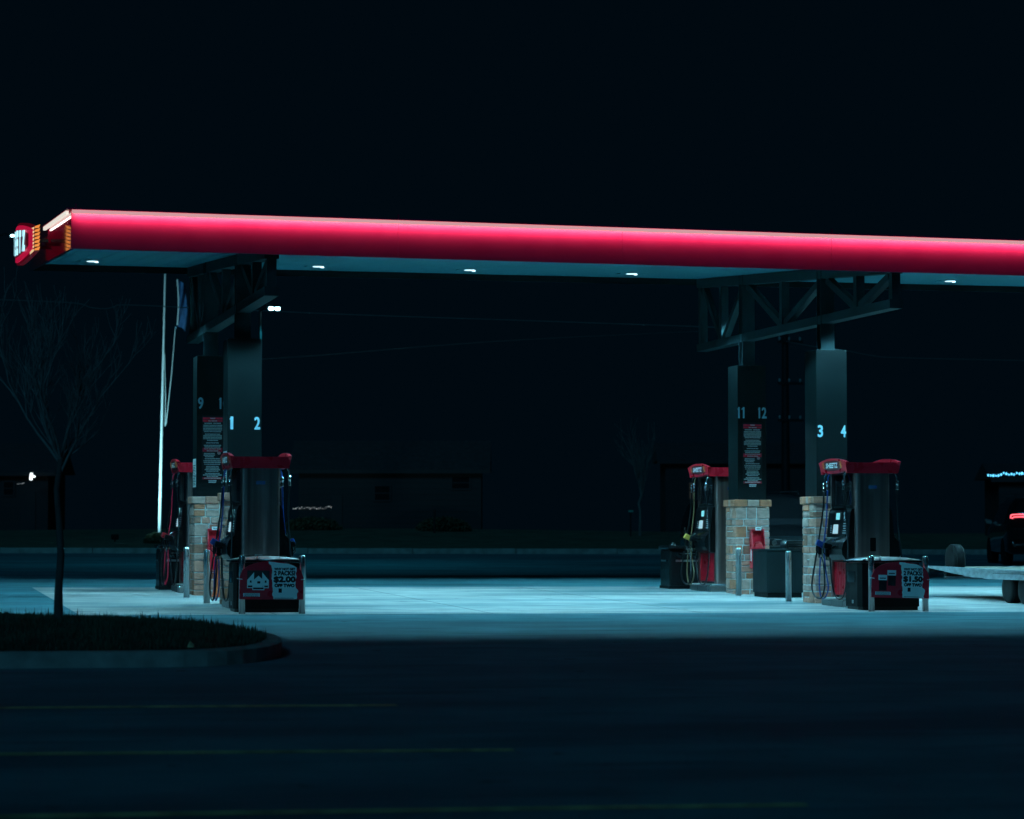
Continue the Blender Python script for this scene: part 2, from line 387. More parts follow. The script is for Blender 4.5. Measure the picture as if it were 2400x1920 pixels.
for x in (XL, XL+.05):
    for y in (YN+tk+.002, YF-.052):
        t = (y-YN)/(YF-YN)
        vs += [(x, y, fb(x)+t*(bzb(x)-fb(x))), (x, y, ft(x)+t*(sof(x, YF)+.42-ft(x)))]
b.add(vs, [(0, 1, 3, 2), (4, 6, 7, 5), (0, 4, 5, 1), (2, 3, 7, 6), (1, 5, 7, 3), (0, 2, 6, 4)], M['gloss_red']); endf = cbuild(b, 'end_fascia')
# ribbed soffit deck
b = MB(); ns = 96; x0 = XL+.06
for i in range(ns):
    xa = x0+(XR-x0)*i/ns; xb = x0+(XR-x0)*(i+1)/ns-.012
    vs = [(x, y, sof(x, y)+dz) for dz in (0, .04) for y in (YN+tk+.003, YF-.053) for x in (xa, xb)]
    b.add(vs, [(0, 2, 3, 1), (4, 5, 7, 6), (0, 1, 5, 4), (2, 6, 7, 3), (0, 4, 6, 2), (1, 3, 7, 5)], M['soffit'])
cbuild(b, 'soffit')
b = MB(); vs = [(x, y, (ft(x) if y < 0 else sof(x, YF)+.42)-.03) for y in (YN+.07, YF-.06) for x in (XL+.06, XR)]
b.add(vs, [(0, 1, 3, 2)], M['steel_dark']); cbuild(b, 'roof_deck')
# led cornice : housing with a thin lit lens, along the top of the near and end fascia
b = MB(); slab_y(b, XL-.07, XR, YN-.135, YN-.002, lambda x: ft(x)-.004, lambda x: ft(x)+.018, M['red_panel'])
vs = []
YE = 2.1
for x in (XL-.075, XL-.003):
    for y in (YN, YE):
        t = (y-YN)/(YF-YN); z = ft(x)+t*(sof(x, YF)+.42-ft(x)); vs += [(x, y, z-.004), (x, y, z+.018)]
b.add(vs, [(0, 1, 3, 2), (4, 6, 7, 5), (0, 4, 5, 1), (2, 3, 7, 6), (1, 5, 7, 3), (0, 2, 6, 4)], M['red_panel'])
hood = cbuild(b, 'cornice')
b = MB(); b.beam((XL, YN-.122, ft(XL)-.033), (XR, YN-.122, ft(XR)-.033), .012, .050, M['led_pink'], Vector((0, 1, 0))); cbuild(b, 'led_strip')
b = MB()
t1 = (1.7-YN)/(YF-YN); z1 = ft(XL)+t1*(sof(XL, YF)+.42-ft(XL))
b.beam((XL-.05, YN+.05, ft(XL)-.03), (XL-.05, 1.75, z1-.03), .04, .05, M['led_white'], Vector((1, 0, 0))); cbuild(b, 'led_strip')
for x in (-2.7, 1.7, 4.9, 8.0, 11.2, 14.3, 17.4):
    c = MB(); c.box((x, YN-.02, ft(x)+.05), (.02, .03, .07), M['red_panel']); cbuild(c, 'fascia_clip')
def area(name, p0, p1, wd, e, color, direction, spread=180):
    p0, p1 = Vector(p0), Vector(p1); ld = bpy.data.lights.new(name, 'AREA'); ld.shape = 'RECTANGLE'
    ld.size = (p1-p0).length; ld.size_y = wd; ld.energy = e; ld.color = color; ld.spread = R(spread)
    lo = bpy.data.objects.new(name, ld); col.objects.link(lo)
    x = (p1-p0).normalized(); z = -Vector(direction).normalized(); z = (z-x*z.dot(x)).normalized(); y = z.cross(x)
    mt = Matrix((x, y, z)).transposed().to_4x4(); mt.translation = (p0+p1)/2
    lo.matrix_world = mt
    return lo
area('led_light', (XL+.02, YN-.100, ft(XL)-.018), (XR, YN-.100, ft(XR)-.018), .03, 70, (1, .80, .78), (0, 1.35, -1), 100)
area('led_light', (XL-.035, YN+.1, ft(XL)-.06), (XL-.035, 1.7, z1-.06), .02, 3.5, (1, .8, .75), (.35, 0, -1))

# canopy lamps -----------------------------------------------------
ies = bpy.data.texts.new('canopy_ies')
V = [0, 10, 20, 30, 40, 45, 50, 54, 56, 58, 59, 60, 61, 63, 70, 90]
I = [900, 950, 1080, 1350, 1850, 2250, 2800, 3300, 3600, 3300, 2300, 900, 180, 20, 0, 0]
ies.write("IESNA:LM-63-1995\n[TEST] batwing\nTILT=NONE\n1 1000 1 %d 1 1 2 .3 .3 0\n1 1 50\n%s\n0\n%s\n" % (len(V), ' '.join(map(str, V)), ' '.join(map(str, I))))
def lamp_light(loc, e, parent=None):
    ld = bpy.data.lights.new('lamp_light', 'POINT'); ld.energy = e; ld.color = LCOL; ld.shadow_soft_size = .12; ld.use_nodes = True
    t = ld.node_tree; em = next(n for n in t.nodes if n.type == 'EMISSION'); i = t.nodes.new('ShaderNodeTexIES'); i.mode = 'INTERNAL'; i.ies = ies
    i.inputs['Strength'].default_value = 1; t.links.new(i.outputs['Fac'], em.inputs['Strength'])
    lo = bpy.data.objects.new('lamp_light', ld); col.objects.link(lo); lo.location = loc
    return lo
LAMP_E = 5.4
lx = [-1.89, 1.81, 4.37, 7.18, 10.06, 12.94, 15.8, 18.7, 21.6, 24.5]
proto = None
names = ['first', 'second', 'third', 'fourth', 'fifth', 'sixth', 'seventh', 'eighth', 'ninth', 'tenth']
for row, yy in enumerate((4.3, -1.5)):
    for i, x in enumerate(lx):
        if row == 1 and x > 20: continue
        z = sof(x, yy)
        if proto is None:
            proto = thing('canopy_lamp', 'x', 'ceiling lamp', (x, yy, z), 0, 'lamps recessed in the canopy soffit')
            b = MB(); b.bbox((0, 0, .0), (.40, .40, .024), M['soffit'], .006); b.build('lamp_housing', proto)
            b = MB(); b.lathe([(.09, -.010), (.092, -.017), (.06, -.020), (.03, -.021)], M['lens'], 16); b.lathe([(.035, -.020), (.03, -.034), (.01, -.036)], M['lens'], 10, (.07, 0, 0)); b.build('lamp_lens', proto)
            t_ = proto
        else: t_ = dup(proto); t_.location = (x, yy, z)
        seen = {0: 'at the left end, beside the shop sign', 1: 'right of the left truss', 2: 'second to the right of the left truss', 3: 'just left of the right truss', 5: 'at the right edge of the photo'}
        if row == 0 and i in seen: t_['label'] = 'bright canopy soffit lamp ' + seen[i]
        elif row == 0: t_['label'] = 'canopy soffit lamp in the far row hidden by the right truss' if i == 4 else 'canopy soffit lamp of the far row beyond the right edge'
        else: t_['label'] = 'canopy soffit lamp of the near row hidden by the red fascia'
        if row == 0 and i > 5 or row == 1: bpy.data.objects  # kept: they light the pad
        lamp_light((x, yy, z-.06), LAMP_E*(1 if row == 0 else .62))

# trusses ----------------------------------------------------------
def truss(x, label):
    t = thing('roof_truss', label, 'truss', (x, 0, 4.3), 0, 'steel trusses under the canopy')
    y0, y1 = -3.05, 6.55; zb = 4.345; sm = M['truss']
    top = lambda y: sof(x, y)-.085
    def part(name, fnb): b = MB(); fnb(b); b.v = [(v[0]-x, v[1], v[2]-4.3) for v in b.v]; return b.build(name, t)
    part('top_chord', lambda b: b.beam((x, y0, top(y0)), (x, y1, top(y1)), .2, .16, sm))
    part('bottom_chord', lambda b: b.beam((x, y0, zb), (x, y1, zb), .2, .13, sm))
    ys = [y0+.07, -1.5, 0, 1.98, 3.96, 5.25, y1-.07]
    for k in (0, 1, 3, 5, 6):
        part('upright', lambda b, k=k: b.beam((x, ys[k], zb+.066), (x, ys[k], top(ys[k])-.081), .13, .13, sm))
    for a, c in ((0, 1), (2, 1), (2, 3), (4, 3), (4, 5), (6, 5)):
        sgn = 1 if ys[c] > ys[a] else -1
        part('diagonal', lambda b: b.beam((x+.003, ys[a]+sgn*.14, top(ys[a])-.11), (x+.003, ys[c]-sgn*.1, zb+.09), .1, .11, sm))
truss(0.0, 'dark steel truss carrying the left part of the canopy')
truss(9.114, 'dark steel truss with open triangles under the right part of the canopy')

# columns and stone piers -------------------------------------------
def text_on(b, body, size, c, m, xs=1, bold=0, depth=.003, axis='y-', spacing=1.0, bend=None):
    vs, fs = text_mesh(body, size, xs, bold, 0, 'CENTER', spacing)
    out = []
    for x, y, z in vs:
        if axis == 'y-': p = [c[0]+x, c[1]-depth, c[2]+y]
        elif axis == 'x-': p = [c[0]-depth, c[1]-x, c[2]+y]
        elif axis == 'x+': p = [c[0]+depth, c[1]+x, c[2]+y]
        if bend: p[1] += bend(p[0])
        out.append(p)
    b.add(out, fs, m)
def bold_copies(b, P, fs, m, t, horiz=0, dep=1, sgn=-1):
    k = 0
    for du, dv in ((0, 0), (t, 0), (-t, 0), (0, t), (0, -t), (t*.7, t*.7), (-t*.7, t*.7), (t*.7, -t*.7), (-t*.7, -t*.7)):
        o = []
        for p in P:
            q = list(p); q[horiz] += du; q[2] += dv; q[dep] += sgn*k*.00025; o.append(q)
        b.add(o, fs, m); k += 1
def fit_text(b, body, wd, hh, c, m, bold, depth, bend=None, axis='y-'):
    vs, fs = text_mesh(body, 1, 1, 0); xs = [v[0] for v in vs]; ys = [v[1] for v in vs]
    x0, x1, y0, y1 = min(xs), max(xs), min(ys), max(ys)
    out = [[c[0]+((v[0]-x0)/(x1-x0)-.5)*wd, c[1]-depth, c[2]+((v[1]-y0)/(y1-y0)-.5)*hh] for v in vs]
    if axis[0] == 'x':
        sg = -1 if axis == 'x-' else 1
        out = [[c[0]+sg*depth, c[1]+sg*(q[0]-c[0]), q[2]] for q in out]
        return bold_copies(b, out, fs, m, bold, 1, 0, sg)
    if bend:
        for q in out: q[1] += bend(q[0])
    if bold: bold_copies(b, out, fs, m, bold)
    else: b.add(out, fs, m)
WARN = [('h', 'WARNING'), ('h', 'SELF SERVICE'), ('t', 'NO SMOKING    STOP ENGINE'), ('g', .3), ('t', 'WARNING: IT IS UNLAWFUL TO DISPENSE'), ('t', 'FLAMMABLE LIQUIDS INTO ANY CONTAINER'), ('t', 'NOT APPROVED. PLACE CONTAINER ON'),
        ('t', 'GROUND BEFORE FILLING, KEEP NOZZLE IN'), ('t', 'CONTACT WITH THE CONTAINER'), ('g', .7), ('t', 'DO NOT LEAVE PUMP WHILE'), ('t', 'FUELING AND DO NOT USE PHONE'), ('t', 'STATIC SPARK COULD IGNITE FUEL'), ('t', 'AND RESULT IN SERIOUS FIRE OR INJURY'),
        ('t', 'TO PERSONS NEARBY'), ('g', .6), ('t', 'DO NOT TOP OFF TANK'), ('g', .6), ('t', 'DO NOT ALLOW PERSONS UNDER'), ('t', 'LICENSED AGE TO USE PUMP'), ('g', .2), ('H', ('STATIC ELECTRICITY SPARK', 'EXPLOSION HAZARD')),
        ('g', .2), ('l', 'DISCHARGE STATIC'), ('l', 'BEFORE FUELING BY'), ('l', 'TOUCHING METAL'), ('g', .3), ('t', 'DO NOT RE-ENTER VEHICLE'), ('g', .3), ('t', 'IF YOU MUST RE-ENTER, TOUCH'), ('t', 'METAL AWAY FROM THE NOZZLE'), ('g', .3),
        ('t', 'IF A FIRE STARTS, DO NOT'), ('g', .4), ('t', 'REMOVE NOZZLE, BACK'), ('t', 'AWAY IMMEDIATELY AND'), ('t', 'NOTIFY ATTENDANT OR USE'), ('t', 'EMERGENCY SHUT OFF'), ('g', .5), ('t', 'FILL CONTAINERS ON THE'), ('t', 'GROUND, NEVER INSIDE A VEHICLE'), ('t', 'OR IN A TRUCK BED'), ('h', 'GASOLINE HEALTH & SAFETY'), ('t', 'AVOID VAPORS'), ('t', 'AND CONTACT')]
warn_mesh = None; rndn = random.Random(9)
def column(x, y, nums, number_z, warn, label):
    global warn_mesh
    g = gz(x, y); H = 3.9 - (.045 if y < 1 else -.03)
    zt = 3.885 - .0027*x
    c = thing('canopy_column', label, 'column', (x, y, g), 0, 'dark clad columns carrying the canopy')
    L = lambda z: z-g
    zp = 1.62-.0027*x
    b = MB(); b.bbox((0, 0, L((zt+zp)/2)), (.5, .53, zt-zp), M['column'], .006)
    for dz in (0, .5, 1.0, 1.5, 2.0):
        for sx in (-.243, .243): b.lathe([(.008, -.2675), (.005, -.2705)], M['steel_dark'], 6, (sx*.97, 0, L(zp+.15+dz)), 'y')
    b.build('cladding', c)
    zs = sof(x, y)-.005
    b = MB(); sm = M['steel_dark']; wd = .22; sm = M['truss']; h = (zt+zs)/2; hh = zs-zt
    b.box((0, -.092, L(h)), (wd, .015, hh-.004), sm); b.box((0, .092, L(h)), (wd, .015, hh-.004), sm); b.box((0, 0, L(h)), (.012, .168, hh-.004), sm)
    b.box((0, 0, L(zt)+.008), (.3, .28, .012), sm); b.build('steel_post', c)
    if nums:
        for s, n in zip((-1, 1), nums):
            b = MB(); wd = .075 if len(n) == 1 and n != '1' else .03 if n == '1' else .13 if n != '11' else .10
            fit_text(b, n, wd, .175, (s*.188, -.265, L(number_z)), M['number'], .0075, .004)
            for q in ([0] if n == '1' else [-.05] if n in ('10', '12') else [-.035, .035] if n == '11' else []): b.beam((s*.188+q-.028, -.2695, L(number_z)+.052), (s*.188+q+.004, -.2695, L(number_z)+.085), .001, .020, M['number'], Vector((0, 1, 0)))
            b.build('number', c)
    if x < 4:
        b = MB(); z = L(2.0); b.box((-.2525, 0, z), (.004, .42, .46), M['white'])
        for k in range(13): b.box((-.2552, rndn.uniform(-.02, .02), z+.12-.026*k), (.002, rndn.uniform(.25, .38), .011), M['steel_dark'])
        b.build('side_notice', c)
    if warn:
        if warn_mesh is None:
            b = MB(); wd = .30; z = .48; lh = .0262
            b.box((0, -.004, -.02), (.34, .004, 1.08), M['black_print'])
            for k, v in WARN:
                if k == 'g': z -= lh*v
                elif k in 'hH':
                    ls = (v,) if k == 'h' else v; hh = .034*len(ls)
                    b.box((0, -.008, z-hh/2+.008), (wd+.02, .003, hh), M['red_print'])
                    for q in ls: fit_text(b, q, min(.27, len(q)*.0115), .016, (0, -.0105, z-.009), M['white'], .0015, .002); z -= .034
                    z -= .008
                else:
                    fit_text(b, v, min(.30, len(v)*.0105), .0150, (-.05 if k == 'l' else 0, -.0075, z-.008), M['white'], .0034, .002); z -= lh
            b.lathe([(.027, -.0075), (.027, -.0095)], M['white'], 18, (.105, 0, -.112), 'y')
            b.lathe([(.019, -.0097), (.019, -.0105)], M['red_print'], 18, (.105, 0, -.112), 'y'); b.lathe([(.012, -.0106), (.012, -.0112)], M['white'], 14, (.105, 0, -.112), 'y')
            warn_mesh = b.build('warning_panel', c)
            o = warn_mesh
        else: o = warn_mesh.copy(); col.objects.link(o); o.parent = c
        o.location = (.005, -.267, L(2.425-.0027*x)); o.scale = (1, 1, .955)
    # stone pier: coursed ashlar
    p = thing('stone_pier', warn_label[(x > 4, y > 2)], 'stone pier', (x, y, g), 0, 'stone piers around the column feet')
    rn = random.Random(int(x*10)+int(y*10)*7+5)
    hw, hd = .285, .30
    core = MB(); core.box((0, 0, (zp-g)/2-.04), (hw*2-.012, hd*2-.012, zp-g-.1), M['mortar']); core.build('mortar_core', p)
    b = MB(); z = -.02; top = zp-g-.12; rows = []
    pat = [.10, .175, .115, .20, .10, .16, .12, .20, .115, .18, .11, .15]
    if rn.random() < .5: pat = pat[3:]+pat[:3]
    k = 0
    while z < top-.04:
        h = min(pat[k % len(pat)], top-z); 
        if top-(z+h) < .06: h = top-z
        rows.append((z, h)); z += h; k += 1
    def block(face, u0, u1, z0, h):
        jt = .0085; prot = rn.uniform(.008, .022); m = rn.choice(STONES + [STONES[0], STONES[1], STONES[4]])
        du = (u1-u0)-2*jt; cu = (u0+u1)/2; q = .05
        if face in ('y-', 'y+'):
            s = -1 if face == 'y-' else 1; ce = (cu, s*(hd-.015+prot/2-q/2+.01), z0+h/2); d = (du, q+prot, h-2*jt)
        else:
            s = -1 if face == 'x-' else 1; ce = (s*(hw-.015+prot/2-q/2+.01), cu, z0+h/2); d = (q+prot, du, h-2*jt)
        bb = MB(); bb.bbox(ce, d, m, .012)
        bb.v = [(v[0]+rn.uniform(-.003, .003), v[1]+rn.uniform(-.003, .003), v[2]+rn.uniform(-.003, .003)) for v in bb.v]
        b.add(bb.v, bb.f, m)
    for z0, h in rows:
        for face, W in (('y-', hw), ('y+', hw), ('x-', hd), ('x+', hd)):
            e = W+.010 if face[0] == 'y' else W-.046
            cuts = [-e]; 
            while cuts[-1] < e-.12:
                step = rn.uniform(.11, .34) if h > .13 else rn.uniform(.12, .24)
                cuts.append(min(e, cuts[-1]+step))
            if e-cuts[-2] < .05 or cuts[-1]-cuts[-2] < .06: cuts.pop(-2)
            cuts[-1] = e
            for a, c2 in zip(cuts, cuts[1:]):
                if h > .17 and rn.random() < .35:
                    block(face, a, c2, z0, h*.55); block(face, a, c2, z0+h*.55, h*.45)
                else: block(face, a, c2, z0, h)
    b.build('stonework', p)
    b = MB(); zc = zp-g-.06
    for face in range(4):
        for q in range(3):
            u0 = -.325+.65*q/3+.003; u1 = -.325+.65*(q+1)/3-.003; m = rn.choice(STONES)
            if face < 2: b.bbox(((u0+u1)/2, (-1, 1)[face]*.255, zc), (u1-u0, .16, .115+rn.uniform(-.006, .006)), m, .014)
            elif q == 1 or True:
                v0 = -.172+.344*q/3+.003; v1 = -.172+.344*(q+1)/3-.003
                b.bbox(((-1, 1)[face-2]*.252, (v0+v1)/2, zc), (.146, v1-v0, .113+rn.uniform(-.006, .006)), m, .014)
    b.build('cap_stones', p)
    return c, p
warn_label = {(False, False): 'stone pier directly behind the left front pump', (True, False): 'stone pier beside the number three pump', (False, True): 'stone pier with a red box and an orange cone beside it',
              (True, True): 'stone pier with a red box, left of the dark green cabinet'}
column(0, 0, ('1', '2'), 2.64, False, 'dark canopy column marked 1 and 2')
column(9.114, 0, ('3', '4'), 2.60, False, 'dark canopy column marked 3 and 4')
column(0, 3.964, ('9', '10'), 3.12, True, 'dark canopy column marked 9 with a warning notice, behind the left front column')
column(9.114, 3.964, ('11', '12'), 3.06, True, 'dark canopy column marked 11 and 12 with a warning notice')

# ================================================================== FUEL PUMPS
def crown_lens(n=14, w0=.60, z0=2.0, z1=2.215, ends=.10):
    pts = []
    for k in range(n+1):
        t = -1+2*k/n; pts.append((t*w0, z1-.06*t*t-0.0))
    for k in range(n+1):
        t = 1-2*k/n; pts.append((t*(w0-.07), z0-.045*(1-t*t)+.03))
    return pts
def make_pump(label, x, y, nums, boots, hosecols):
    g = gz(x, y); t = thing('fuel_pump', label, 'fuel pump', (x, y, g), 0, 'fuel pumps under the canopy')
    b = MB(); b.bbox((0, 0, .05), (.80, 1.22, .11), M['stainless'], .02); b.bbox((0, 0, .118), (.74, 1.16, .03), M['concrete'], .01)
    for sx in (-1, 1):
        for k in range(2): b.lathe([(.035, 0), (.035, .10), (.02, .12)], M['chrome'], 12, (sx*.37, -.52+.1*k, .01))
    b.build('plinth', t)
    b = MB(); b.box((0, 0, 1.05), (.44, 1.04, 1.84), M['gloss_black']); b.build('cabinet', t)
    for s in (-1, 1):      # stainless end panels, rounded
        b = MB(); pts = []
        W = .275
        for q in range(7): a = math.pi*q/12; pts.append((W-.05+.05*math.sin(a), .055+.0-.05*(1-math.cos(a))))
        prof = [(-p[0], p[1]) for p in pts][::-1]
        prof = [(-W, -.05)] + [(-W, .0)] + [(-W+.05*(1-math.cos(math.pi*q/12)), .0+.05*math.sin(math.pi*q/12)) for q in range(1, 7)]
        full = prof + [(-a, c) for a, c in prof[::-1]]
        b.prism(full, lambda a, c, z: (a, s*(.505+c), z), .135, 1.99, M['brushed'], False)
        b.build('end_panel', t)
    if x > 4: b = MB(); b.box((.0, -.5585, .93), (.09, .004, .20), M['gloss_black']); b.box((.0, -.561, .93), (.075, .004, .18), M['dark_plastic']); b.build('service_hatch', t)
    b = MB(); b.box((0, -.558, 1.78), (.13, .004, .05), M['flag']); b.box((.045, -.5605, 1.78), (.018, .003, .045), M['blue']); b.build('inspection_sticker', t)
    for si, s in enumerate((-1, 1)):   # the two hose sides
        P = lambda px, py, pz: (s*px, py if s < 0 else py, pz)
        # upper glass door, lower ribbed red door
        b = MB(); b.box(P(.232, 0, 1.72), (.022, .98, .50), M['glass']); b.build('upper_door', t)
        b = MB(); b.box(P(.226, .02, .46), (.012, .94, .58), M['red_paint'])
        for k in range(13): b.bbox(P(.236, -.42+.073*k, .46), (.012, .045, .56), M['red_paint'], .005)
        b.build('lower_door', t)
        # head module
        prof = [(.22, 1.47), (.30, 1.46), (.325, 1.40), (.345, 1.18), (.36, 1.04), (.44, .96), (.47, .86), (.46, .78), (.40, .70), (.22, .66)]
        b = MB(); b.prism(prof, lambda a, c, yy: P(a, yy, c), -.50, .46, M['dark_plastic'])
        cap = [(yy, 1.468+.055*math.sqrt(max(0, 1-(yy/.34)**2))) for yy in [-.34+.068*k for k in range(11)]]
        b.prism(cap, lambda a, c, xx: P(xx, a, c), .225, .318, M['dark_plastic']); b.build('dispenser_head', t)
        # face plate leaning
        ang = math.atan2(.345-.325, 1.40-1.18)
        def fx(z): return .327+(1.40-z)*.09+.004
        b = MB(); b.add([P(fx(z), yy, z) for yy, z in ((-.06, 1.30), (.10, 1.30), (.10, 1.40), (-.06, 1.40))], [(0, 1, 2, 3)], M['screen']); b.build('card_screen', t)
        b = MB(); b.add([P(fx(z), yy, z) for yy, z in ((-.03, 1.09), (.21, 1.09), (.18, 1.23), (-.02, 1.23))], [(0, 1, 2, 3)], M['screen2']); b.build('display', t)
        b = MB()
        for k in range(4): b.box(P(fx(1.11+.033*k), .28, 1.11+.033*k), (.008, .03, .016), M['white'])
        b.build('soft_keys', t); b = MB()
        for k in range(5): b.box(P(fx(1.10+.035*k), -.30, 1.10+.035*k), (.006, .14-.02*(k % 3), .012), M['white'])
        b.build('grade_labels', t)
        b = MB(); b.lathe([(.062, .0), (.062, .006)], M['white'], 22, P(fx(1.34)-(.003 if s > 0 else 0), -.27, 1.345), 'x')
        b.lathe([(.050, -.004), (.050, .009)], M['black_print'], 22, P(fx(1.34)-(.003 if s > 0 else 0), -.27, 1.345), 'x')
        text_on(b, nums[si], .105, P(fx(1.34)+(.001 if s < 0 else .002), -.27, 1.345), M['white'], .9 if len(nums[si]) == 1 else .6, .004, .006, 'x-' if s < 0 else 'x+')
        b.build('pump_number', t)
        b = MB(); b.beam(P(.385, -.46, 1.06), P(.425, .0, .985), .02, .03, M['chrome']); b.beam(P(.47, -.36, .92), P(.475, -.12, .885), .015, .02, M['chrome'])
        b.bbox(P(.462, .02, .90), (.02, .10, .07), M['white_paint'], .006); b.build('chrome_trim', t)
        # oval crown lens on this side
        b = MB(); lens = crown_lens()
        flare = lambda z: .40+(z-1.98)*.20
        b.prism(lens, lambda a, c, tt: P(flare(c)+tt, a, c), -.05, 0, M['red_paint']); lo = b.build('crown_lens', t)
        b = MB(); pl = [(a*.36, 2.108+c) for a, c in ((-1, .05), (-.6, .068), (0, .074), (.6, .068), (1, .05), (1, -.045), (.7, -.065), (0, -.08), (-.7, -.065), (-1, -.045))]
        b.prism(pl, lambda a, c, tt: P(flare(c)+tt, a, c), .001, .006, M['red_dark'])
        for q in (-1, 1):
            for k in range(5):
                zz = 2.075+.02*k; b.box(P(flare(zz)+.008, q*(.37+.012*(k % 2)), zz), (.005, .07, .014), M['orange_print'])
        fit_text(b, 'SHEETZ', .50, .070, P(flare(2.11)+.009, 0, 2.11), M['white'], .005, .004, None, 'x-' if s < 0 else 'x+')
        lg = b.build('logo', lo)
        # hoses, swivels and nozzles
        boot = M[boots[si]]
        def hose(pts, m, r=.0135):
            b = MB(); b.tube(spline([P(*p) for p in pts], 7), r, m, 7); return b.build('hose', t)
        def swivel(px, py, pz, m):
            b = MB(); b.tube([P(px-.02, py, 2.0), P(px+.01, py, 1.94), P(px+.02, py, pz)], .011, m, 7)
            b.lathe([(.012, 0), (.024, .01), (.024, .06), (.016, .07), (.026, .09), (.026, .12), (.014, .14)], M['chrome'], 10, P(px+.02, py, pz-.08)); b.build('swivel', t)
        hm = [M[h] for h in hosecols[si]]
        swivel(.40, .40, 1.80, M['chrome']); swivel(.40, .24, 1.82, hm[1]); swivel(.40, -.46, 1.82, M['chrome'])
        hose([(.42, .40, 1.74), (.44, .41, 1.4), (.50, .42, 1.0), (.56, .45, .6), (.58, .52, .32), (.58, .40, .16), (.58, .10, .13), (.57, -.02, .3), (.53, .12, .60), (.53, .22, .74)], hm[0])
        hose([(.42, .24, 1.76), (.44, .24, 1.3), (.49, .22, .9), (.50, .12, .55), (.52, -.05, .3), (.54, .02, .15), (.54, .2, .13), (.55, .26, .3), (.54, .26, .6), (.53, .26, .74)], hm[1], .011)
        hose([(.42, -.46, 1.74), (.40, -.52, 1.3), (.41, -.60, .9), (.44, -.66, .5), (.45, -.55, .2), (.46, -.35, .12), (.47, -.15, .22), (.48, -.06, .5), (.48, -.02, .72)], hm[2])
        def nozzle(px, py, pz, m, tilt):
            b = MB(); rot = Matrix.Rotation(s*R(-tilt), 3, 'Y')
            b.bbox(P(px, py, pz), (.16, .085, .09), m, .02, rot)
            b.bbox(P(px+.02, py, pz-.09), (.055, .045, .13), M['dark_plastic'], .012)
            b.tube([P(px+.03, py, pz-.14), P(px+.03, py, pz-.20)], .016, M['chrome'], 8)
            b.tube([P(px-.05, py, pz+.02), P(px-.12, py, pz+.07), P(px-.16, py, pz+.06)], .012, M['alu'], 8)
            b.tube([P(px+.07, py, pz-.02), P(px+.075, py, pz-.09), P(px+.03, py, pz-.14)], .008, M['dark_plastic'], 6)
            b.build('nozzle', t)
        nozzle(.53, .24, .93, boot, 28); nozzle(.50, -.0, .90, M['dark_plastic'], 15)
        b = MB(); b.box(P(.478, .10, .82), (.01, .14, .055), M['white']); b.box(P(.481, .10, .775), (.01, .14, .035), M['blue']); b.box(P(.484, .11, .735), (.01, .18, .045), M['tan'])
        b.build('price_tag', t)
    # crown frame bars
    for s in (-1, 1):
        b = MB(); tr = [(-.40, 1.985), (.40, 1.985), (.435, 2.145), (-.435, 2.145)]
        b.prism(tr, lambda a, c, yy: (a, yy, c), s*.505, s*.575, M['red_paint']); b.build('crown_bar', t)
    b = MB(); b.box((0, 0, 2.06), (.70, 1.005, .14), M['black_paint']); b.build('crown_core', t)
    return t
make_pump('fuel pump left of the 3 and 4 column, with a blue nozzle and hose', 9.114, -1.475, ('3', '4'), ('blue', 'blue'), (('rubber', 'blue', 'rubber'),)*2)
make_pump('dark fuel pump seen end-on behind the $2.00 advertising board', 0, -1.475, ('1', '2'), ('blue', 'blue'), (('rubber', 'blue', 'rubber'), ('rubber', 'blue', 'rubber')))
make_pump('fuel pump with a red nozzle and thin red hose, at the far left', 0, 5.45, ('9', '10'), ('red_bright', 'red_bright'), (('rubber', 'red_print', 'rubber'),)*2)
make_pump('fuel pump with yellow nozzles, left of the 11 and 12 column', 9.114, 5.42, ('11', '12'), ('yellow', 'yellow'), (('rubber', 'tan', 'rubber'),)*2)

# ================================================================== BINS, POSTS, BOARDS
def near_bin(x, y, label):
    g = gz(x, y); t = thing('service_bin', label, 'bin', (x, y, g), 0, 'bins at the near ends of the islands')
    def outl(sx, sy, bulge):
        pts = [(-sx, sy), (-sx, -sy*.6)]
        for k in range(9): a = -1+k/4; pts.append((a*sx*.93, -sy-bulge*(1-a*a)))
        pts += [(sx, -sy*.6), (sx, sy)]; return pts
    b = MB(); b.prism(outl(.47, .30, .05), lambda a, c, z: (a, c, z), .05, .68, M['black_paint']); b.prism(outl(.45, .28, .05), lambda a, c, z: (a, c, z), 0, .05, M['dark_plastic']); b.build('bin_body', t)
    b = MB(); b.prism(outl(.50, .33, .05), lambda a, c, z: (a, c, z), .69, .715, M['gloss_black'])
    pr = [(-.5+1.0*k/12, .716+.055*math.sin(math.pi*k/12)**.8) for k in range(13)]
    b.build('bin_lid', t); b = MB(); b.prism(pr, lambda a, c, yy: (a, yy, c), -.28, .28, M['stainless'], True); b.build('lid_dome', t)
    b = MB(); b.bbox((-.1, 0, .775), (.10, .1, .03), M['stainless'], .01); b.build('lid_handle', t)
    for sx in (-1, 1):
        b = MB(); b.box((sx*.474, .05, .48), (.006, .30, .16), M['gloss_black']); b.build('side_slot', t); b = MB(); b.box((sx*.474, .0, .12), (.008, .05, .05), M['alu']); b.build('latch', t)
    return t
near_bin(-.01, -2.62, 'black bin behind the $2.00 advertising board'); near_bin(9.05, -2.62, 'black bin behind the $1.50 advertising board')
def guard_post(x, y, label, h=.80, r=.044, group='steel posts holding the advertising boards', mm='chrome'):
    b = MB(); b.lathe([(r, -.05), (r, h-.03), (r*.9, h-.012), (r*.6, h-.002), (.004, h)], M[mm], 24)
    for p in range(len(b.smooth)): b.smooth[p] = len(b.f[p]) == 4
    o = b.build('guard_post', None, (x, y, gz(x, y))); tag(o, label, 'bollard', group); return o
YB = -3.38
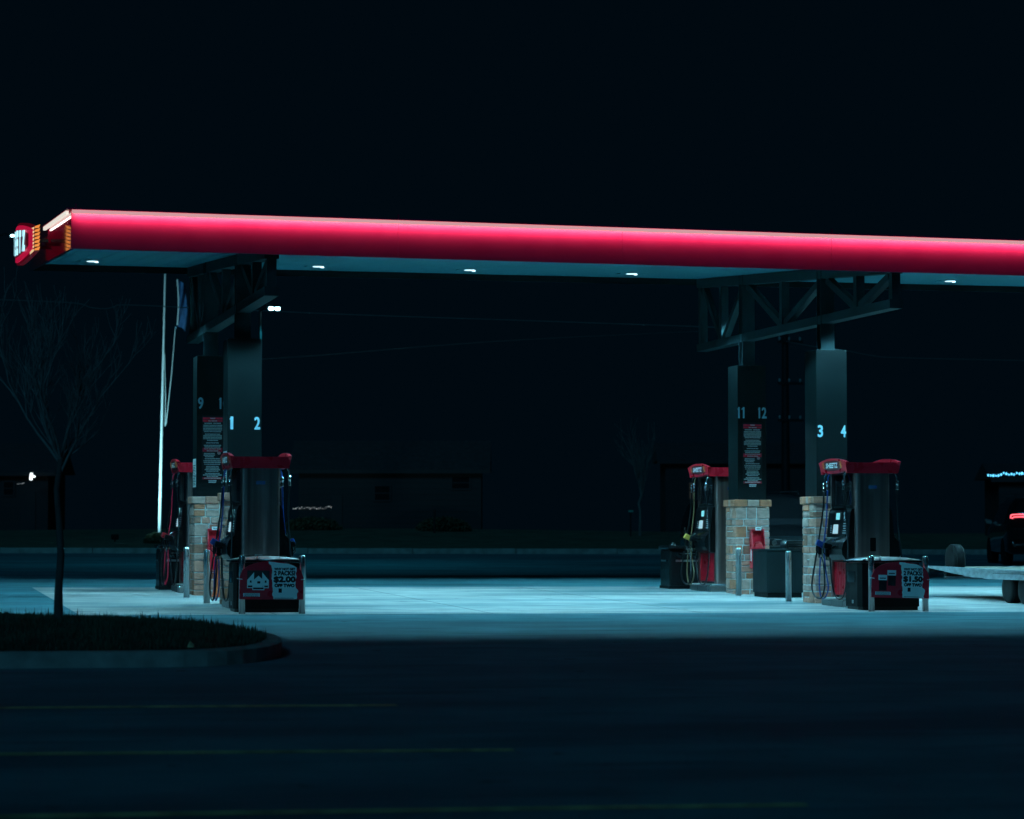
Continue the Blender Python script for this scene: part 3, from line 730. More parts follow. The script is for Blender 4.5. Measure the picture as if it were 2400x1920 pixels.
for cx, l1, l2 in ((-.03, '$2.00', 0), (8.985, '$1.50', 0)):
    guard_post(cx-.405, YB, 'steel post at the left edge of the %s board' % l1); guard_post(cx+.415, YB, 'steel post at the right edge of the %s board' % l1)
def ad_board(cx, price, packs, tilt, label):
    y = YB-.052; g = gz(cx, y); t = thing('advertising_board', label, 'sign board', (cx, y, g), 0, 'cigarette offer boards at the island ends')
    t.rotation_euler = (0, R(tilt), 0)
    bend = lambda x: -.05*(1-(x/.45)**2)
    z0, zs, zt = .20, .50, .715; W = .435; N = 26
    def edge(x): return zs + (zt-zs)*math.sqrt(max(0, 1-(abs(x)/W)**2.3))
    def lay(b, poly_top, poly_bot, xa, xb, dep, m, n=N, dj=0):
        vs = []
        for i in range(n+1):
            x = xa+(xb-xa)*i/n; vs += [(x, bend(x)-dep, poly_bot(x)), (x, bend(x)-dep, poly_top(x))]
        b.add(vs, [(2*i, 2*i+2, 2*i+3, 2*i+1) for i in range(n)], m)
    b = MB(); vs = []
    for i in range(N+1):
        x = -W+2*W*i/N; e = edge(x)
        vs += [(x, bend(x), z0), (x, bend(x), e), (x, bend(x)+.012, z0), (x, bend(x)+.012, e)]
    fs = []
    for i in range(N):
        a = 4*i; fs += [(a, a+4, a+5, a+1), (a+2, a+3, a+7, a+6), (a+1, a+5, a+7, a+3), (a, a+2, a+6, a+4)]
    fs += [(0, 1, 3, 2), (4*N, 4*N+2, 4*N+3, 4*N+1)]
    b.add(vs, fs, M['red_paint']); b.build('board', t)
    # torn white paper
    rn = random.Random(int(cx)+2); b = MB(); m = 20
    L = []; Rr = []
    for i in range(m+1):
        z = z0+.006+(zt-.012-z0)*i/m
        L.append((-.015+.03*(1-i/m)-(.0 if i < m-1 else .03)+rn.uniform(-.008, .008), z)); 
    for i in range(m+1):
        z = z0+.006+(zt-.012-z0)*i/m
        x = .33 + (.02 if i < 4 else .028 if i < 6 else 0)+rn.uniform(-.01, .01)
        while edge(x) < z+.006 and x > 0: x -= .005
        Rr.append((x, z))
    vs = []; K = 10
    for i in range(m+1):
        for k in range(K+1):
            x = L[i][0]+(Rr[i][0]-L[i][0])*k/K; vs.append((x, bend(x)-.002, min(L[i][1], edge(x)-.004)))
    b.add(vs, [(i*(K+1)+k, i*(K+1)+k+1, (i+1)*(K+1)+k+1, (i+1)*(K+1)+k) for i in range(m) for k in range(K)], M['white']); b.build('paper', t)
    b = MB()
    for s, wd, hh, z, bo in (('WHY NOT GET', .285, .030, .612, .003), ('2 PACKS?', .290, .056, .556, .0045), (price, .290, .080, .468, .0085), ('OFF TWO', .270, .040, .390, .005)):
        fit_text(b, s, wd, hh, (.172, 0, z), M['black_print'], bo, .004, bend)
    b.build('lettering', t)
    b = MB()
    lay(b, lambda x: .350, lambda x: .292, .09, .135, .004, M['steel_dark'], 2); b.build('seal_mark', t)
    b = MB(); lay(b, lambda x: .222, lambda x: .215, .03, .30, .004, M['steel_dark'], 6); b.build('footnote', t)
    b = MB(); lay(b, lambda x: .283, lambda x: .237, -.385, -.165, .003, M['white'], 4)
    for k in range(4): lay(b, lambda x: .277-.011*k, lambda x: .272-.011*k, -.375, -.175, .0045, M['steel_dark'], 4)
    b.build('small_print', t)
    b = MB()
    if packs == 'white':
        lay(b, lambda x: .59, lambda x: .44, -.335, -.035, .003, M['black_print'], 6)
        for (xa, w_, zb, zsd, zp_, d) in ((-.335, .09, .352, .46, .565, .005), (-.135, .09, .352, .46, .565, .005), (-.265, .16, .325, .45, .52, .007)):
            ap = xa+w_ if xa < -.3 else xa if xa > -.2 else xa+w_/2
            pl = [(xa, zb), (xa+w_, zb), (xa+w_, zsd if ap != xa+w_ else zp_), (ap, zp_), (xa, zsd if ap != xa else zp_)]
            b.add([(x, bend(x)-d, z) for x, z in pl], [tuple(range(5))], M['white'])
            lay(b, lambda x: zb+.035, lambda x: zb+.012, xa+.01, xa+w_-.01, d+.0015, M['steel_dark'], 2)
            lay(b, lambda x: zsd-.005, lambda x: zsd-.035, xa+w_*.4, xa+w_*.65, d+.0015, M['steel_dark'], 2)
    else:
        for (xa, zb) in ((-.345, .33), (-.215, .40)):
            b.box((xa+.065, bend(xa+.06)-.006, zb+.05), (.115, .004, .16), M['green_box']); b.box((xa+.06, bend(xa+.06)-.009, zb+.155), (.13, .006, .075), M['white'])
            b.box((xa+.06, bend(xa+.06)-.013, zb+.145), (.09, .002, .014), M['steel_dark'])
    b.build('pack_picture', t)
    b = MB()
    for sx in (-1, 1): b.tube([(sx*.40, bend(.4)-.004, .47), (sx*.445, .0, .475), (sx*.46, .06, .478)], .006, M['white_paint'], 6)
    b.build('cable_tie', t)
    return t
ad_board(-.045, '$2.00', 'white', .6, 'red and white board reading $2.00 OFF TWO at the left island')
ad_board(8.99, '$1.50', 'green', 1.6, 'red and white board reading $1.50 OFF TWO at the right island')
def far_bin(x, y, label):
    t = thing('waste_bin', label, 'bin', (x, y, gz(x, y)), 0, 'waste bins at the far ends of the islands')
    b = MB(); b.bbox((0, 0, .35), (.62, .62, .70), M['dark_plastic'], .04); b.bbox((0, 0, .03), (.64, .64, .06), M['black_paint'], .01); b.build('bin_body', t)
    b = MB(); b.bbox((0, 0, .735), (.68, .68, .07), M['dark_plastic'], .03); b.build('bin_lid', t)
    b = MB(); b.box((.02, -.317, .50), (.44, .012, .035), M['stainless']); b.box((.02, -.3125, .57), (.40, .008, .06), M['glass']); b.box((.02, -.317, .625), (.3, .012, .012), M['stainless'])
    b.box((-.317, .0, .50), (.012, .4, .03), M['stainless']); b.build('slot_trim', t)
    b = MB(); b.lathe([(.065, 0), (.06, .025), (.035, .05), (.004, .058)], M['chrome'], 16, (-.22, -.2, .77)); b.build('dome_cap', t)
far_bin(-.25, 6.72, 'black waste bin with a chrome dome beyond the red-nozzle pump'); far_bin(8.78, 6.75, 'black waste bin beyond the yellow-nozzle pump')
for x, y, l in ((-.51, 2.75, 'leftmost steel bollard, in front of the red-nozzle pump'), (-.463, .42, 'steel bollard in front of the red box on the left stone pier'),
                (8.66, 3.05, 'steel bollard in front of the stone pier with the 11 and 12 column'), (8.635, .43, 'steel bollard in front of the dark green cabinet')):
    guard_post(x, y, l, .80, .047, 'free standing bollards by the pumps', 'satin')
# red boxes on the far piers
def red_box(x, y, label):
    t = thing('squeegee_box', label, 'red box', (x, y, 0), 0, 'red boxes on the stone piers')
    b = MB(); d = M['red_paint']
    b.bbox((0, 0, .62), (.225, .17, .36), d, .015); b.box((0, .075, .93), (.225, .02, .28), d)
    for s in (-1, 1): b.add([(s*.1125, -.085, .80), (s*.1125, .066, .80), (s*.1125, .066, 1.08), (s*.1125, -.02, 1.08), (s*.095, -.085, .80), (s*.095, .066, .80), (s*.095, .066, 1.08), (s*.095, -.02, 1.08)], [(0, 1, 2, 3), (7, 6, 5, 4), (0, 3, 7, 4), (0, 4, 5, 1), (1, 5, 6, 2), (3, 2, 6, 7)], d)
    b.bbox((0, .02, 1.085), (.23, .13, .03), d, .01); b.build('case', t)
    b = MB(); b.lathe([(.075, 0), (.075, .03), (.06, .07), (.03, .09), (.004, .095)], M['red_bright'], 16, (.01, -.01, .80)); b.bbox((.03, -.06, .80), (.07, .05, .12), M['red_bright'], .015); b.build('bucket', t)
    b = MB(); b.box((.0, -.050, 1.105), (.10, .006, .055), M['white']); b.box((0, -.054, 1.11), (.07, .003, .006), M['steel_dark']); b.box((0, -.054, 1.098), (.06, .003, .006), M['steel_dark'])
    b.box((-.1145, -.01, .66), (.003, .05, .2), M['white']); b.build('notice', t)
red_box(.03, 3.555, 'open red box with a white label on the left stone pier'); red_box(9.155, 3.555, 'open red box with a white label above the green cabinet')
# green cabinet
t = thing('storage_cabinet', 'dark green metal cabinet standing between the two right stone piers', 'cabinet', (9.13, 2.42, gz(9.13, 2.42)))
b = MB(); b.bbox((0, 0, .42), (.62, .74, .68), M['green_box'], .012); b.box((0, 0, .04), (.58, .70, .08), M['black_paint']); b.build('cabinet_body', t)
b = MB(); b.bbox((0, 0, .775), (.65, .77, .025), M['green_box'], .006); b.build('cabinet_top', t)
# traffic cone
t = thing('traffic_cone', 'orange traffic cone between the two left stone piers', 'cone', (.065, 3.05, gz(.1, 3.05)))
b = MB(); b.bbox((0, 0, .015), (.36, .36, .03), M['orange'], .008); b.build('cone_base', t)
b = MB(); b.lathe([(.135, .03), (.03, .70), (.022, .71)], M['orange'], 20); b.build('cone_body', t)

# ================================================================== TRAILER
TX = 11.9
t = thing('flatbed_trailer', 'pale flatbed trailer with a tapered tongue and a spare wheel, at the right edge', 'trailer', (TX+1, -1, gz(TX+1, -1)))
def tb(b, name, par=t):
    o = Vector(t.location); b.v = [tuple(Vector(v)-o) for v in b.v]; return b.build(name, par)
zt_ = lambda y: .452+(y+1.1)*.0085
b = MB(); ys = [-6.2, -3, 0, .9, 1.7, 2.8]; 
for a, c in zip(ys, ys[1:]):
    lo = lambda y: zt_(y)-(.150 if y <= .95 else .150-.115*(y-.95)/1.85)
    for X0, X1 in ((TX, TX+.06), (TX+1.98, TX+2.04)):
        vs = [(X, y, z) for X in (X0, X1) for y in (a, c) for z in (lo(y), zt_(y))]
        b.add(vs, [(0, 1, 3, 2), (4, 6, 7, 5), (0, 4, 5, 1), (2, 3, 7, 6), (1, 5, 7, 3), (0, 2, 6, 4)], M['deck'])
b.box((TX-.006, -2.4, zt_(-2.4)-.004), (.03, 7.4, .012), M['deck']); b.box((TX-.004, -.6, zt_(-.6)-.148), (.03, 2.0, .012), M['deck']); tb(b, 'side_rail')
b = MB()
for k in range(13):
    xa = TX+.07+k*.146; vs = [(x, y, zt_(y)-.012+dz) for dz in (-.03, 0) for y in (-6.2, 2.78) for x in (xa, xa+.138)]
    b.add(vs, [(0, 2, 3, 1), (4, 5, 7, 6), (0, 1, 5, 4), (2, 6, 7, 3), (0, 4, 6, 2), (1, 3, 7, 5)], M['plank'])
tb(b, 'deck')
for y in (-5.5, -4, -2.6, -1.6, 0, 1.2, 2.2):
    b = MB(); b.box((TX+1.02, y, zt_(y)-.11), (1.9, .07, .10), M['underframe']); tb(b, 'crossmember')
b = MB(); b.box((TX+1.02, 2.82, zt_(2.8)-.06), (2.0, .05, .09), M['underframe']); tb(b, 'front_beam')
b = MB(); b.beam((TX+.25, 1.6, .36), (TX+1.02, 4.3, .36), .08, .1, M['underframe']); b.beam((TX+1.79, 1.6, .36), (TX+1.02, 4.3, .36), .08, .1, M['underframe']); b.box((TX+1.02, 4.35, .38), (.12, .3, .12), M['underframe']); tb(b, 'tongue')
b = MB(); b.box((TX+.7, 2.3, .30), (1.2, .10, .03), M['deck']); tb(b, 'step')
b = MB(); b.box((TX+1.0, 1.9, .21), (.06, .06, .28), M['underframe']); tb(b, 'jack_leg')
def wheel(name, x, y, z, r, wd, par, base, axis=None, rim='alu'):
    b = MB(); rot = axis or Matrix.Identity(3)
    prof = [(r*.62, -wd/2), (r*.9, -wd/2), (r*.97, -wd*.42), (r, -wd*.3)]
    for k in range(5): q = -wd*.3+wd*.6*(k+.5)/5; prof += [(r, q-.012), (r-.008, q-.006), (r-.008, q+.004), (r, q+.008)]
    prof += [(r, wd*.3), (r*.97, wd*.42), (r*.9, wd/2), (r*.62, wd/2)]
    b.lathe(prof, M['tyre'], 36, (0, 0, 0), 'x'); b.v = [tuple(rot@Vector(v)+Vector((x, y, z))-base) for v in b.v]
    for k in range(len(b.smooth)): b.smooth[k] = len(b.f[k]) == 4
    o = b.build(name, par)
    b = MB()
    for s in (-1, 1):
        b.lathe([(r*.62, s*wd*.40), (r*.56, s*wd*.44), (r*.50, s*wd*.30), (r*.25, s*wd*.26), (r*.2, s*wd*.42), (.004, s*wd*.43)], M[rim], 24, (0, 0, 0), 'x')
    b.v = [tuple(rot@Vector(v)+Vector((x, y, z))-base) for v in b.v]; b.build('rim', o); return o
B0 = Vector(t.location)
for y in (-.42, -1.04): 
    for xx in (TX+.13, TX+1.88): wheel('wheel', xx, y, gz(xx, y)+.235, .235, .2, t, B0, rim='underframe')
for xx in (TX+.13, TX+1.91):
    b = MB(); prof = [(-.9, .33), (-.86, .36), (-1.5, .36)]; b.box((xx, -.78, .440-.045), (.26, 1.7, .01), M['underframe']); tb(b, 'mudguard')
wheel('spare_wheel', TX+.22, 2.15, zt_(1.75)+.125, .245, .19, t, B0, Matrix.Rotation(R(0), 3, 'Z'))

# ================================================================== CARS
def car(label, x, y, rz, cat, paint):
    t = thing('parked_car', label, cat, (x, y, gz(x, y)), rz)      # front faces -y
    secs = [(-2.30, .42, .60, .62, .70, .78, .70), (-2.22, .32, .74, .90, .84, .88, .80), (-1.9, .28, .86, 1.02, .92, .93, .86), (-1.05, .26, .98, 1.10, .95, .95, .88),
            (-.35, .26, 1.02, 1.60, .95, .95, .70), (.2, .26, 1.02, 1.70, .95, .95, .70), (1.5, .26, 1.02, 1.68, .95, .95, .70), (2.2, .28, 1.1, 1.60, .94, .94, .76), (2.36, .34, 1.05, 1.30, .90, .90, .84)]
    b = MB(); vs = []
    for (yy, z0, zb, z1, w0, wb, w1) in secs:
        ring = [(w0*.9, z0), (w0, z0+.08), (wb, zb-.1), (wb-.015, zb), (w1+.02, z1-.07), (w1-.06, z1-.005), (w1*.5, z1+.01)]
        vs += [(-a, yy, c) for a, c in ring] + [(a, yy, c) for a, c in ring[::-1]]
    n = 14; fs = [(i*n+k, i*n+(k+1) % n, (i+1)*n+(k+1) % n, (i+1)*n+k) for i in range(len(secs)-1) for k in range(n)]
    fs += [tuple(range(n))[::-1], tuple(range((len(secs)-1)*n, len(secs)*n))]
    b.add(vs, fs, paint, True); b.build('body', t)
    b = MB(); b.add([(-.80, -1.04, 1.125), (.80, -1.04, 1.125), (.63, -.39, 1.56), (-.63, -.39, 1.56)], [(0, 1, 2, 3)], M['glass']); b.build('windscreen', t)
    b = MB(); b.add([(-.74, 2.372, 1.33), (-.64, 2.232, 1.575), (.64, 2.232, 1.575), (.74, 2.372, 1.33)], [(0, 1, 2, 3)], M['glass']); b.build('rear_window', t)
    for s in (-1, 1):
        b = MB(); b.add([(s*.955, -.75, 1.04), (s*.955, 1.9, 1.04), (s*.76, 1.6, 1.58), (s*.76, -.3, 1.56)], [(0, 1, 2, 3)], M['glass']); b.build('side_window', t)
        b = MB(); b.tube([(s*.62, -.2, 1.70), (s*.62, -.15, 1.76), (s*.62, 1.45, 1.76), (s*.62, 1.5, 1.70)], .014, M['chrome'], 7); b.build('roof_rail', t)
        b = MB(); b.bbox((s*1.04, -.62, 1.09), (.17, .10, .15), paint, .03); b.box((s*1.04, -.568, 1.09), (.13, .004, .11), M['chrome']); b.build('mirror', t)
        b = MB(); b.bbox((s*.70, -2.23, .79), (.34, .10, .15), M['glass'], .03); b.beam((s*.52, -2.285, .85), (s*.86, -2.25, .87), .012, .012, M['chrome']); b.lathe([(.05, -2.29), (.03, -2.27)], M['chrome'], 14, (s*.66, 0, .79), 'y'); b.lathe([(.04, -2.28), (.02, -2.26)], M['chrome'], 14, (s*.78, 0, .78), 'y'); b.build('headlight', t)
        for yy in (-1.42, 1.45): wheel('wheel', s*.84, yy, .35, .35, .24, t, Vector((0, 0, 0)))
    b = MB(); b.bbox((0, -2.30, .72), (.85, .05, .22), M['dark_plastic'], .02); 
    for k in range(4): b.box((0, -2.329, .65+.045*k), (.80, .01, .012), M['chrome'])
    b.build('grille', t)
    b = MB(); b.bbox((0, -2.30, .48), (1.6, .10, .16), M['dark_plastic'], .04); b.build('front_bumper', t)
    b = MB(); b.bbox((0, 2.37, .50), (1.7, .12, .17), paint, .04); b.build('rear_bumper', t); b = MB(); b.box((0, 2.437, .50), (1.5, .012, .018), M['chrome']); b.build('bumper_trim', t)
    return t
c1 = car('black sports utility vehicle seen between the two right stone piers', 11.15, 9.2, R(2), 'car', M['car_black'])
c2 = car('dark car with a glowing red tail light at the right edge', 23.62, 25.1, R(180-16), 'car', M['car_black'])
for s in (-1, 1):
    b = MB(); y = 2.375
    def arc(z0, x0, x1, dr, r):
        b.tube([(s*x0, y, z0-dr), (s*x0, y, z0-.02), (s*(x0-.03), y+.005, z0), (s*((x0+x1)/2), y+.02, z0+.008), (s*(x1+.03), y+.02, z0), (s*x1, y+.02, z0-.03)], r, M['tail'], 8)
    arc(1.25, .86, .42, .09, .013); arc(1.19, .82, .46, .04, .013)
    b.build('tail_light', c2)

# ================================================================== FLAGPOLE, LAMPS, WIRES
D = 84
p0 = at(373, 1272, D); p0.z = bankz(p0.x, p0.y)-.1; p1 = at(388, 600, D)
t = thing('flagpole', 'tall pale flagpole behind the left end of the canopy', 'flagpole', tuple(p0))
b = MB(); q = p1-p0; b.tube([(0, 0, 0), tuple(q*.5), tuple(q)], [.048, .036, .024], M['white_paint'], 14); b.build('pole', t)
b = MB(); b.lathe([(.05, 0), (.09, .05), (.05, .12)], M['alu'], 14, tuple(q)); b.build('finial', t)
b = MB(); ra = [at(411, 768, D-.5), at(402, 880, D-.5), at(389, 996, D-.5)]; b.tube([tuple(v-p0) for v in ra], .012, M['white_paint'], 6)
ra = [at(386, 830, D-.2), at(388, 930, D-.2), at(387, 1000, D-.2)]; b.tube([tuple(v-p0) for v in ra], .010, M['white_paint'], 6); b.build('rope', t)
b = MB(); b.lathe([(.16, 0), (.16, .10), (.1, .12)], M['alu'], 14); b.build('base_collar', t)
# flag
f0 = at(417, 655, D-.6); t = thing('flag', 'dark blue flag hanging limp beside the flagpole', 'flag', tuple(f0))
b = MB(); N = 14; vs = []
hem = [at(416.5+3*math.sin(k/N*math.pi), 655+107*k/N, D-.6)-f0 for k in range(N+1)]
for k in range(N+1):
    for j in range(7):
        u = j/6; p = hem[k] + Vector((.0+.24*u, .10*math.sin(u*7+k*.5), -.22*u+.03*math.sin(k*1.3+u*3))); vs.append(p)
b.add(vs, [(k*7+j, k*7+j+1, (k+1)*7+j+1, (k+1)*7+j) for k in range(N) for j in range(6)], M['flag'], True); b.build('cloth', t)
b = MB(); b.tube([tuple(h+Vector((-.01, -.01, 0))) for h in hem], .026, M['white_paint'], 8); b.lathe([(.03, -.12), (.035, -.09), (.03, -.06)], M['chrome'], 8, tuple(hem[-1]+Vector((-.05, 0, 0)))); b.build('header_tape', t)
# added flood light, unseen at the foot of the pole, to brighten it
def spot(loc, target, e, color, size, blend=.5, soft=.1, name='flood_light'):
    ld = bpy.data.lights.new(name, 'SPOT'); ld.energy = e; ld.color = color; ld.spot_size = size; ld.spot_blend = blend; ld.shadow_soft_size = soft
    lo = bpy.data.objects.new(name, ld); col.objects.link(lo); lo.location = loc
    lo.rotation_euler = (Vector(target)-Vector(loc)).to_track_quat('-Z', 'Y').to_euler(); return lo
t = thing('added_flood_lamp', 'added unseen flood lamp brightening the flagpole, in the bushes at its foot', 'lamp', (p0.x-1.6, p0.y-3.0, bankz(p0.x, p0.y)))
b = MB(); b.bbox((0, 0, .15), (.22, .12, .16), M['black_paint'], .02); b.tube([(0, 0, 0), (0, 0, .1)], .02, M['black_paint']); b.build('lamp_body', t)
b = MB(); b.box((0, .062, .16), (.18, .004, .12), M['glass']); b.build('lamp_glass', t)
spot((p0.x-1.6, p0.y-2.9, p0.z+.4), tuple(p0+Vector((.1, 0, 3.4))), 2300, (.35, .85, 1), R(95), .9)  # added spot, lights up the flagpole from below

def street_lamp(label, px, py, d, pole_px, arm=True, e=0, glow=.78):
    hd = at(px, py, d); base = at(pole_px, 1250, d); base.z = gz(base.x, base.y) if base.y < KERB_Y else bankz(base.x, base.y)
    t = thing('street_lamp', label, 'street lamp', tuple(base), 0, 'street lamps beyond the lot'); o = Vector(base); L = lambda v: tuple(Vector(v)-o)
    top = Vector((base.x, base.y, hd.z-.05))
    b = MB(); b.tube([L(base), L(top)], [.05, .035], M['steel_dark'], 10); b.lathe([(.2, 0), (.2, .3), (.12, .35)], M['kerb'], 12); b.build('pole', t)
    b = MB(); b.tube([L(top), L((top.x+(hd.x-top.x)*.5, hd.y, hd.z+.06)), L(hd)], .03, M['steel_dark'], 8); b.build('arm', t)
    b = MB(); b.bbox(L((hd.x, hd.y, hd.z+.05)), (.48*glow, .26, .07), M['steel_dark'], .02); b.build('lamp_head', t)
    for s in (-1, 1):
        b = MB(); b.lathe([(.075*glow, .015), (.085*glow, -.015), (.05, -.05), (.004, -.06)], M['street'], 14, L((hd.x+s*.10*glow, hd.y, hd.z))); b.build('lamp_lens', t)
    return hd
h1 = street_lamp('twin lens street lamp glowing white, right of the left columns', 643, 722, 66, 608)
spot((h1.x+.25, h1.y-.1, h1.z-.25), (h1.x+1, h1.y+1, 0), 190, (.05, .75, 1), R(150), .3)
h2 = street_lamp('distant street lamp glowing left of the shop sign', 33, 552, 110, -18)

def wire(pts, d, label, r=.014, m='wire'):
    P = [at(x, y, d) for x, y in pts]; o = P[0]; b = MB(); b.tube([tuple(p-o) for p in spline(P, 6)], r, M[m], 6)
    return tag(b.build('overhead_wire', None, tuple(o)), label, 'wire', 'overhead wires')
wire([(-60, 700), (60, 705), (150, 709), (192, 713), (212, 721), (248, 724), (268, 719), (290, 715), (420, 720), (600, 728), (830, 738), (1240, 752), (1700, 768)], 72, 'long overhead wire with a small dip, crossing the bare tree')
wire([(600, 843), (760, 832), (1000, 812), (1250, 795), (1650, 776)], 95, 'faint lower overhead wire rising towards the right truss', .004)
wire([(1842, 800), (1905, 812), (1981, 822), (2040, 833), (2110, 839), (2420, 846)], 88, 'overhead wire right of the 3 and 4 column', .014)
b0 = at(1842, 1240, 95); b0.z = bankz(b0.x, b0.y)
t = thing('utility_pole', 'dark wooden utility pole between the two right columns', 'utility pole', tuple(b0))
b = MB(); hh = at(1842, 770, 95).z-b0.z; b.tube([(0, 0, 0), (0, 0, hh)], [.16, .11], M['steel_dark'], 10); b.build('pole', t)
for py in (800, 898, 985):
    b = MB(); z = at(1842, py, 95).z-b0.z; b.box((.15, -.13, z), (.9, .08, .09), M['steel_dark']); 
    for s in (-.25, .1, .5): b.lathe([(.03, z+.05), (.04, z+.12), (.02, z+.16)], M['alu'], 8, (s, -.13, 0))
    b.build('crossarm', t)

# ================================================================== BUILDINGS
def house(label, pxl, pxr, ytop, d, depth, wall, eave=.35, wins=(), roof_rise=1.2, doors=()):
    a = at(pxl, 1240, d); c = at(pxr, 1240, d); top = at((pxl+pxr)/2, ytop, d).z; o = Vector((a.x, a.y, bankz(a.x, a.y)-.2))
    ux = Vector((c.x-a.x, c.y-a.y, 0)); Lw = ux.length; ux.normalize(); rz = math.atan2(ux.y, ux.x)
    t = thing('house', label, 'building', tuple(o), rz, 'houses beyond the road'); H = top-o.z
    b = MB(); b.box((Lw/2, depth/2, H/2), (Lw, depth, H), wall)
    for k in range(int(H/.22)): b.box((Lw/2, -.006, .2+.22*k), (Lw, .012, .012), wall)
    b.build('wall', t)
    b = MB(); e = eave; b.add([(-e, -e, H), (Lw+e, -e, H), (Lw+e, depth+e, H), (-e, depth+e, H), (-e, depth/2, H+roof_rise), (Lw+e, depth/2, H+roof_rise)], [(0, 1, 5, 4), (2, 3, 4, 5), (0, 4, 3), (1, 2, 5), (0, 3, 2, 1)], M['roof']); b.box((Lw/2, -e, H-.06), (Lw+2*e, .04, .14), M['shutter']); b.build('roof', t)
    for (px, py0, py1, wpx, m, fr) in wins:
        k = d/F; x = (px-pxl)/(pxr-pxl)*Lw; z0 = at(px, py1, d).z-o.z; z1 = at(px, py0, d).z-o.z; wd = wpx*k
        b = MB(); 
        for s in (-1, 1): b.box((x+s*(wd/2+.03), -.03, (z0+z1)/2), (.06, .05, z1-z0+.12), M['shutter']); b.box((x, -.03, (z0 if s < 0 else z1)+s*.03), (wd, .05, .06), M['shutter'])
        wf = b.build('window', t); b = MB(); b.box((x, -.012, (z0+z1)/2), (wd, .012, z1-z0), m)
        b.box((x, -.02, (z0+z1)/2), (wd, .014, .035), M['shutter']); b.build('pane', wf)
    for (px, py0, wpx) in doors:
        k = d/F; x = (px-pxl)/(pxr-pxl)*Lw; z1 = at(px, py0, d).z-o.z; b = MB(); b.box((x, -.02, z1/2), (wpx*k, .05, z1), M['shutter']); b.build('door', t)
    return t, o, rz
W2 = mat('siding_dark', (.018, .022, .024), .9, noise=(.8, .2, (1, 1, 1)))
house('long pale single storey house behind the middle of the lot', 700, 1128, 1102, 105, 4, M['wall'], wins=((896, 1140, 1172, 34, M['glass'], 0), (1080, 1118, 1145, 40, M['glass'], 0)), doors=((790, 1160, 24),))
house('low building with a lit cross at the far left', -60, 112, 1108, 105, 4, M['wall'], doors=((66, 1152, 34),), wins=((20, 1130, 1160, 22, M['glass'], 0),))
house('dark house with one warm lit window, behind the yellow-nozzle pump', 1560, 1960, 1080, 112, 4, W2, wins=((1621, 1131, 1169, 11, M['warm_window'], 0), (1844, 1123, 1148, 12, M['cool_window'], 0)), roof_rise=.8)
house('house hung with icicle lights at the right edge', 2342, 2520, 1122, 100, 3, M['wall'], wins=((2440, 1150, 1190, 30, M['glass'], 0),), roof_rise=.6, doors=((2415, 1165, 30),))
# lit cross
t = thing('lit_cross', 'small glowing white cross on the building at the far left', 'cross sign', tuple(at(75, 1117, 104)))
b = MB(); b.bbox((-.03, 0, 0), (.11, .06, .27), M['cross'], .02, Matrix.Rotation(R(5), 3, 'Y')); b.bbox((.05, 0, 0), (.16, .055, .06), M['cross'], .02); b.build('cross_tubes', t)
# string lights
def lights(label, pts, d, r, m, name='string_lights'):
    o = at(*pts[0], d); t = thing(name, label, 'string lights', tuple(o), 0, 'festive string lights'); P = [at(x, y, d)-o for x, y in pts]
    b = MB(); b.tube([tuple(p) for p in P], .008, M['wire'], 5); b.build('cable', t)
    for i, p in enumerate(P):
        c = MB(); rr = r*random.uniform(.7, 1.2); c.lathe([(.004, rr*1.3), (rr*.8, rr*.6), (rr, 0), (rr*.6, -rr*1.0), (.004, -rr*1.5)], m, 8, tuple(p)); c.build('bulb', t)
rn = random.Random(5)
lights('blue icicle lights along the eave of the house at the right edge', [(2316+(k*6.1), 1113 - (3 if k > 4 else 0) + rn.uniform(-1.5, 2.5)) for k in range(19)], 98.5, .034, M['bulb_cold'])
lights('row of tiny warm lights low beside the left front pump', [(688+(k*4.9), 1191+rn.uniform(-1.6, 1.6)+(-3 if k > 15 else 0)) for k in range(19)], 96, .011, M['bulb_warm'])
lights('faint tiny lights below the lit cross at the far left', [(41+k*2.6, 1134-max(0, k-4)*1.0+rn.uniform(-.6, .6)) for k in range(7)], 102, .008, M['bulb_warm'])
# street name sign and marker post
P = at(1478, 1250, 92); P.z = bankz(P.x, P.y)
t = thing('street_sign', 'small green sign plate on a thin post left of the young bare tree', 'street sign', tuple(P))
b = MB(); zt2 = at(1478, 1194, 92).z-P.z; b.tube([(0, 0, 0), (0, 0, zt2)], .025, M['steel_dark'], 8); b.build('post', t)
b = MB(); b.box((0, -.03, zt2-.06), (.16, .01, .06), mat('sign_green', (.1, .45, .35), .5, noise=(40, .5, (1, 1, 1)))); b.build('plate', t)
P = at(1018, 1245, 92); P.z = bankz(P.x, P.y); b = MB(); b.tube([(0, 0, 0), (0, 0, at(1018, 1195, 92).z-P.z)], .04, M['steel_dark'], 8); tag(b.build('marker_post', None, tuple(P)), 'thin dark post on the grass bank in front of the long house', 'post')

